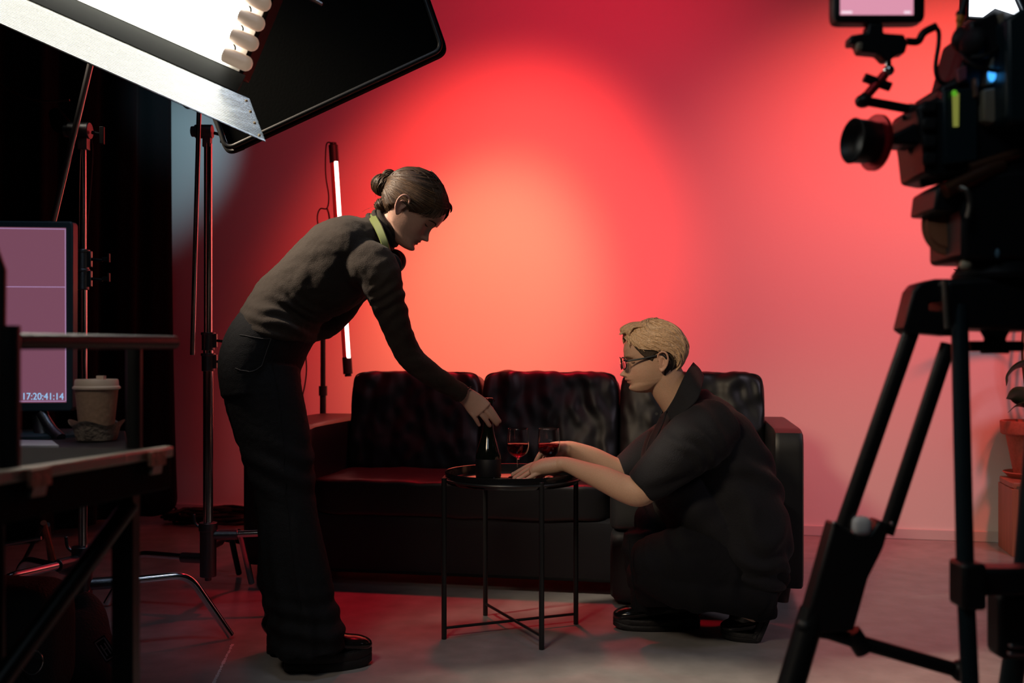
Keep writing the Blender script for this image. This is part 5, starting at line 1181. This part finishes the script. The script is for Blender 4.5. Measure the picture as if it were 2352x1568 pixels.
mb = MB(); bar(mb, [(2070, 272), (2092, 270)], px(6, Yr)); mb.build('lever', M['blackp'], am)
# ---- field monitor
fm_ = thing('field_monitor', P(2040, 140, Yr), 'small field monitor with pink picture on a jointed arm, top right', 'monitor')
mb = MB(); mb.rbox(P(2013, -28, Yr), (px(104, Yr), .014, px(86, Yr)), p=14, res=14); mb.build('casing', M['blackp'], fm_)
mb = MB(); mb.prism([P(u, v, Yr-.0147) for u, v in [(1930, 34), (2098, 34), (2098, -95), (1930, -95)]], (0, .002, 0)); scn = mb.build('screen', M['screen2'], fm_, smooth=False)
mb = MB(); mb.box(P(1945, 28, Yr-.0155), (px(24, Yr), .001, px(5, Yr))); mb.box(P(2084, 28, Yr-.0155), (px(14, Yr), .001, px(5, Yr))); mb.build('status_text', M['scrwhite'], scn, smooth=False)
mb = MB(); mb.prism([P(u, v, Yr-.012) for u, v in [(1996, 52), (2030, 52), (2030, 75), (2078, 78), (2086, 100), (2080, 122), (2066, 122), (2046, 138), (2034, 138), (2020, 122), (1976, 118), (1970, 100), (1952, 100), (1954, 80), (1992, 74)]], (0, .026, 0)); mb.build('mount_block', M['blackp'], fm_, bevel=.003)
mb = MB(); mb.box(P(1973, 108, Yr-.014), (px(12, Yr), .012, px(18, Yr))); mb.build('screw', M['beige'], fm_, bevel=.002)
mb = MB(); mb.tube([P(2082, 95, Yr), P(2108, 95, Yr), P(2122, 75, Yr), P(2150, 60, Yr)], px(9, Yr), n=10); mb.tube([P(2140, 62, Yr), P(2155, 70, Yr), P(2156, 100, Yr), P(2149, 150, Yr), P(2154, 180, Yr), P(2170, 192, Yr), P(2200, 186, Yr)], px(5.5, Yr), n=10); mb.build('video_cable', M['cable'], fm_)
# orange connector on its own cable
oc = thing('video_cable', P(2205, 60, Yr+.02), 'black cable with orange connector plugged in behind the video camera', 'cable')
mb = MB(); mb.tube([P(2222, -30, Yr+.05), P(2216, 0, Yr+.05), P(2208, 30, Yr+.05)], [px(8, Yr)]*3, n=12); mb.cyl(P(2208, 28, Yr+.05), P(2206, 36, Yr+.05), px(11, Yr)); mb.build('plug', M['blackp'], oc)
mb = MB(); mb.cyl(P(2207, 34, Yr+.05), P(2204, 50, Yr+.05), px(9, Yr)); mb.cyl(P(2204, 50, Yr+.05), P(2202, 66, Yr+.05), px(6.5, Yr)); mb.build('connector', M['orange'], oc)
# bright light panel partly in frame, beyond the camera
Yp = 2.35
lp = thing('studio_light', P(2300, -60, Yp), 'bright white light panel peeping in at the top right corner', 'studio light')
mb = MB(); mb.prism([P(u, v, Yp) for u, v in [(2230, 34), (2262, 36), (2290, 16), (2345, 34), (2300, -70), (2232, -70)]], (0, .01, 0)); mb.build('diffuser', M['panel'], lp, smooth=False)
mb = MB(); mb.prism([P(u, v, Yp) for u, v in [(2340, -40), (2430, -40), (2430, 30), (2370, 20)]], (0, .01, 0)); mb.build('diffuser', M['panel'], lp, smooth=False)
mb = MB(); mb.prism([P(u, v, Yp+.012) for u, v in [(2222, 44), (2450, 60), (2450, -90), (2226, -90)]], (0, .05, 0)); mb.build('housing', M['blackp'], lp, bevel=.004)
mb = MB(); mb.prism([P(u, v, Yp-.012) for u, v in [(2300, -90), (2345, -90), (2400, 30), (2360, 38)]], (0, .012, 0)); mb.build('frame_bar', M['navy'], lp, bevel=.004)
mb = MB(); q = P(2340, -80, Yp+.04); mb.cyl(q, Vector((q.x, q.y, 3.6)), .012); mb.build('hanger_pole', M['blackm'], lp)

# ---------------------------------------------------------------- desk, desktop monitor, cup, papers on the left
Yd = 2.25
dz = P(0, 1008, Yd).z
desk = thing('desk', Vector((P(60, 0, Yd).x-.3, Yd+.1, 0)), 'small dark table under the desktop monitor and coffee cup', 'table')
xr = P(292, 0, Yd).x
tq = [P(294, 0, 2.02), P(288, 0, 2.50), P(-420, 0, 2.50), P(-420, 0, 2.02)]
mb = MB(); mb.prism([Vector((q.x, q.y, dz)) for q in tq], (0, 0, -.022)); mb.build('tabletop', M['tabletop'], desk, bevel=.003)
for x, y in ((xr-.08, 2.46), (xr-.60, 2.46), (xr-.42, 2.08), (xr-.62, 2.08)):
    mb = MB(); mb.cyl((x+.0, y, 0), (x, y, dz-.02), .012, n=12); mb.build('leg', M['blackm'], desk)
mon = thing('desktop_monitor', Vector((P(60, 0, Yd).x, Yd+.08, dz)), 'desktop monitor showing a pink picture and blue timecode on the dark table', 'monitor')
Ym = Yd+.03
def mp_(u, v, o=0): return P(u, v, Ym+o)
mb = MB(); mb.prism([mp_(-420, 503), mp_(163, 508), mp_(167, 516), mp_(166, 938), mp_(160, 944), mp_(-420, 950)], (0, .030, 0)); mb.build('casing', M['bezel'], mon, bevel=.0035)
mb = MB(); mb.prism([mp_(-400, 516, -.0012), mp_(151, 523, -.0012), mp_(152, 924, -.0012), mp_(-400, 928, -.0012)], (0, .0035, 0)); scr = mb.build('screen', M['screen'], mon, smooth=False)
def strip(mb, a, b, w): a, b = mp_(*a, -.0018), mp_(*b, -.0018); mb.prism([a+Vector((0, 0, w)), b+Vector((0, 0, w)), b-Vector((0, 0, w)), a-Vector((0, 0, w))], (0, .001, 0))
mb = MB(); strip(mb, (-400, 519), (148, 526), .0008); strip(mb, (-400, 656), (149, 659), .0008); strip(mb, (-400, 922), (149, 921), .0008)
a, b = mp_(149, 525, -.0018), mp_(150, 921, -.0018); mb.prism([a, a+Vector((.0016, 0, 0)), b+Vector((.0016, 0, 0)), b], (0, .001, 0)); mb.build('picture_lines', M['scrline'], scr, smooth=False)
mb = MB(); text_into(mb, '17:20:41:14', px(22.5, Ym), mp_(54, 917.5, -.0022), (1, 0, -.002), (0, 0, 1), .0003)
xs = [q.x for q in mb.v]; wid = max(xs)-min(xs); k_ = px(92, Ym)/wid; x0_ = mp_(55, 0).x
mb.v = [Vector((x0_+(q.x-min(xs))*k_, q.y, q.z)) for q in mb.v]; mb.build('timecode', M['scrtext'], scr, smooth=False, fix=False)
mb = MB(); mb.tube([mp_(95, 945, .03), mp_(92, 965, .02), mp_(100, 1004, .0)], [.016, .015, .02], n=16); mb.tube([mp_(96, 950, .01), mp_(118, 985, -.01), mp_(140, 1006, -.03)], .012, n=10); mb.build('stand', M['dchrome'], mon)
mb = MB(); mb.lathe([(0, 0), (.10, 0), (.10, .006), (.09, .011), (.02, .016), (0, .016)], Vector((mp_(70, 0).x, Ym+.06, dz)), n=40); mb.build('foot', M['bezel'], mon)
mb = MB(); mb.prism([Vector((P(48, 0, 2.1).x-.12, 2.03, dz)), Vector((P(165, 0, 2.1).x-.005, 2.05, dz)), Vector((P(165, 0, 2.2).x-.03, 2.17, dz)), Vector((P(48, 0, 2.2).x-.14, 2.2, dz))], (0, 0, .004))
tag(mb.build('paper_sheets', M['paper'], smooth=False), 'small stack of white paper on the table in front of the monitor', 'paper')
# coffee cup in its pulp carrier
Yc = 2.20; cx = P(222, 0, Yc).x; base = Vector((cx, Yc, dz))
cp = thing('cup_carrier', base, 'moulded pulp drink carrier under the coffee cup on the dark table', 'cup carrier')
k = px(1, Yc)
mb = MB(); mb.lathe([(0, 0), (k*38, 0), (k*44, k*4), (k*50, k*28), (k*56, k*42), (k*60, k*44), (k*57, k*40), (k*47, k*26), (k*40, k*8), (0, k*7)], base, n=40)
for v in range(len(mb.v)):
    q = mb.v[v]; a = math.atan2(q.y-base.y, q.x-base.x); h = (q.z-base.z)/(k*44); r = math.hypot(q.x-base.x, q.y-base.y)
    mb.v[v] = Vector((base.x+(q.x-base.x)*(1+.05*h*math.cos(4*a)), base.y+(q.y-base.y)*(1+.05*h*math.cos(4*a)), q.z+h*k*6*math.cos(4*a)))
mb.build('tray', M['pulp'], cp)
cb = base+Vector((0, 0, k*10))
cup = thing('coffee_cup', cb, 'brown paper coffee cup with cream lid standing in the carrier', 'cup')
mb = MB(); mb.lathe([(0, k*2), (k*35, k*2), (k*36, 0), (k*47, k*112), (k*45, k*112), (0, k*100)], cb, n=48); mb.build('paper_cup', M['kraft'], cup)
mb = MB(); mb.lathe([(k*48, k*108), (k*51.5, k*110), (k*51.5, k*114), (k*48, k*117), (k*47, k*129), (k*45, k*132), (k*42, k*132), (k*40, k*128), (0, k*128)], cb, n=48)
mb.box(cb+Vector((k*12, -k*4, k*134)), (k*16, k*16, k*12)); mb.build('lid', M['lid'], cup)

# ---------------------------------------------------------------- equipment cart, left foreground
ct = thing('equipment_cart', Vector((-.75, 1.25, 0)), 'black equipment cart with tubular rail and latched deck, left foreground', 'cart')
A_ = Vector((-.509, 1.49, .79)); B_ = Vector((-.640, 1.02, .79)); dr = (A_-B_).normalized(); C_ = Vector((-1.4, 1.62, .79)); D_ = Vector((-1.4, 1.02, .79))
mb = MB(); mb.prism([A_, B_, D_, C_], (0, 0, -.060)); mb.build('deck', mat('black_deck', (.004, .0042, .004), .8, spec=.15), ct, bevel=.004)
mb = MB(); nn_ = Vector((dr.y, -dr.x, 0))
mb.prism([B_+nn_*.004+Vector((0, 0, .004)), A_+nn_*.004+Vector((0, 0, .004)), A_+nn_*.004+Vector((0, 0, -.012)), B_+nn_*.004+Vector((0, 0, -.012))], -nn_*.018); mb.build('edge_trim', M['alu'], ct, bevel=.003)
for t in (.42, .90):
    p = B_+(A_-B_)*t+nn_*.006; lt = MB(); lt.prism([p-dr*.018+Vector((0, 0, .002)), p+dr*.018+Vector((0, 0, .002)), p+dr*.018+Vector((0, 0, -.020)), p-dr*.018+Vector((0, 0, -.020))], nn_*.006)
    o = lt.build('latch', M['copper'], ct, bevel=.001)
    mb = MB(); mb.prism([p-dr*.012+Vector((0, 0, -.018)), p+dr*.012+Vector((0, 0, -.018)), p+dr*.008+Vector((0, 0, -.032)), p-dr*.016+Vector((0, 0, -.032))], nn_*.005); mb.build('latch_tongue', M['alu'], o, bevel=.001)
zr = .955; pl, pr_ = Vector((P(22, 0, 1.22).x, 1.22, 0)), Vector((P(308, 0, 1.50).x, 1.50, 0))
def at(u, Y, z): return Vector((P(u, 0, Y).x, Y, z))
mb = MB(); mb.tube([at(22, 1.22, HC-(783-VH)/F*1.22), at(400, 1.56, HC-(786-VH)/F*1.56)], .0105, n=16, k=0); mb.build('top_rail', mat('scuffed_black_tube', (.05, .035, .03), .3, metal=.6, bump=.1, bscale=200), ct)
mb = MB(); mb.tube([pl+Vector((0, 0, .79)), pl+Vector((0, 0, .966))], .0125, n=16, k=0); mb.build('post', M['blackm'], ct)
mb = MB(); mb.tube([pr_+Vector((0, 0, .775)), pr_+Vector((0, 0, .95))], .0115, n=16, k=0); mb.build('post', M['blackm'], ct)
for du, w_ in ((277, .0085), (301, .0085)):
    mb = MB(); x = P(du, 0, 1.47).x; mb.box((x, 1.47, .372), (.0165, .03, .744)); mb.build('leg', M['blackm'], ct, bevel=.002)
mb = MB(); mb.tube([P(298, 1160, 1.45), P(10, 1550, 1.25), P(-60, 1650, 1.2)], .0135, n=12, k=0); mb.build('brace', M['blackm'], ct)
for x, y in ((-1.35, 1.08), (-1.35, 1.55), (-.72, 1.06)):
    mb = MB(); mb.box((x, y, .372), (.02, .03, .744)); mb.build('leg', M['blackm'], ct, bevel=.002)
# dark upright at the far left edge
mb = MB(); mb.tube([Vector((P(-4, 0, 1.3).x, 1.3, 0)), Vector((P(-4, 0, 1.3).x, 1.3, .8)), P(0, 620, 1.3), P(-22, 560, 1.3)], .008, n=12, k=0)
tag(mb.build('metal_pole', M['blackm']), 'dark upright pole cut off by the left edge of the picture', 'pole')

# wooden tripod legs far left under the desk
wt = thing('wooden_tripod', G(80, 1320), 'low wooden tripod on the floor behind the cart, far left', 'tripod')
mb = MB(); mb.tube([P(100, 1200, 3.9), P(127, 1300, 4.15)], .012, n=8, k=0); mb.build('leg', M['wood'], wt)
mb = MB(); mb.tube([P(98, 1205, 3.9), P(35, 1325, 4.0)], .008, n=8, k=0); mb.build('leg', M['blackm'], wt)
mb = MB(); mb.tube([P(108, 1205, 3.95), P(118, 1302, 4.3)], .012, n=8, k=0); mb.build('leg', M['blackm'], wt)
mb = MB(); mb.tube([P(-40, 1258, 3.9), P(95, 1235, 3.92)], .008, n=8, k=0); mb.build('crossbar', M['steel'], wt)

# sandbag with label, lower left
Ys = 2.75
sb = thing('sandbag', G(180, 1545), 'black nylon sandbag with white-edged label at the foot of the chrome stand', 'sandbag')
c_ = G(120, 1560)
mb = MB()
mb.loft([(P(190, 1378, 2.9), .03, .03), (P(205, 1410, 2.88), .05, .05), (P(190, 1450, 2.85), .09, .08), (P(170, 1500, 2.82), .12, .11), (P(150, 1545, 2.8), .14, .12), (P(120, 1560, 2.78), .10, .10)], n=32, k=5)
fuse('x', mb, M['bag'], .008, sb, smooth=4, disp=lambda co, nr: .008*nz(co, 9, 2.0)).name = 'bag'
mb = MB(); mb.loft([(P(150, 1290, 2.95), .05, .05), (P(100, 1340, 2.9), .12, .09), (P(60, 1420, 2.85), .16, .12), (P(20, 1500, 2.8), .18, .12)], n=28, k=5)
lp_ = P(242, 1490, 2.72); xd = Vector((px(26, 2.72), 0, -px(40, 2.72))).normalized(); yd = Vector((px(30, 2.72), 0, px(22, 2.72))); yd = (yd-xd*yd.dot(xd)).normalized()
mb = MB(); w_, h_ = px(24, 2.72), px(12, 2.72)
mb.prism([lp_-xd*w_*1.2-yd*h_*1.3, lp_+xd*w_*1.2-yd*h_*1.3, lp_+xd*w_*1.2+yd*h_*1.3, lp_-xd*w_*1.2+yd*h_*1.3], (0, .006, 0)); lab = mb.build('label', M['bag'], sb)
wm = mat('label_print', (.42, .40, .44), .7)
mb = MB(); f_ = Vector((0, -.0015, 0))
def seg(a, b, t=.0016):
    p = lp_+f_+xd*a[0]*w_+yd*a[1]*h_; q = lp_+f_+xd*b[0]*w_+yd*b[1]*h_; d = (q-p).normalized(); s__ = d.cross(Vector((0, 1, 0)))*t
    mb.prism([p+s__-d*t, q+s__+d*t, q-s__+d*t, p-s__-d*t], (0, .001, 0))
for a, b in (((-1, -1), (1, -1)), ((1, -1), (1, 1)), ((1, 1), (-1, 1)), ((-1, 1), (-1, -1)), ((-.5, -.35), (.6, -.35)), ((-.5, .45), (.6, .45)), ((0, -.4), (0, .5))): seg(a, b)
mb.build('label_print', wm, lab, smooth=False)
mb = MB(); lq = lp_+xd*w_*1.75; mb.prism([lq-xd*w_*.35-yd*h_, lq+xd*w_*.35-yd*h_, lq+xd*w_*.35+yd*h_, lq-xd*w_*.35+yd*h_], (0, .004, 0)); mb.build('tag', mat('mauve_tag', (.14, .13, .20), .7), sb)
def ring(c, r, t, name, label, m=M['chrome'], sq=1.0, roll=0.0):
    c = Vector(c); mb = MB(); mb.tube([c+Vector((r*math.cos(a)*sq, .004*math.sin(a*2), r*math.sin(a))) for a in np.linspace(0, 2*PI, 41)], t, n=8, k=0)
    return mb
mb = ring(P(204, 1388, 3.02), px(20, 3.02), .0022, '', ''); mb.box(P(200, 1362, 3.02), (.012, .008, .018)); tag(mb.build('metal_ring', M['chrome']), 'metal ring hanging from the hub of the stand behind the monitor', 'ring')
mb = ring(P(72, 1520, 2.33), px(27, 2.33), .0017, '', '', sq=.95); big_ring = mb
mb = MB(); mb.rbox(P(5, 1470, 2.45), (.155, .10, .15), p=5, res=14, disp=lambda d, a: (0, 0, .01*noise.noise(a*8))); bg = mb.build('equipment_bag', M['bag'], org=P(5, 1600, 2.45)); big_ring.build('ring', M['chrome'], bg); tag(bg, 'large soft black bag lying in the shade under the cart', 'bag')
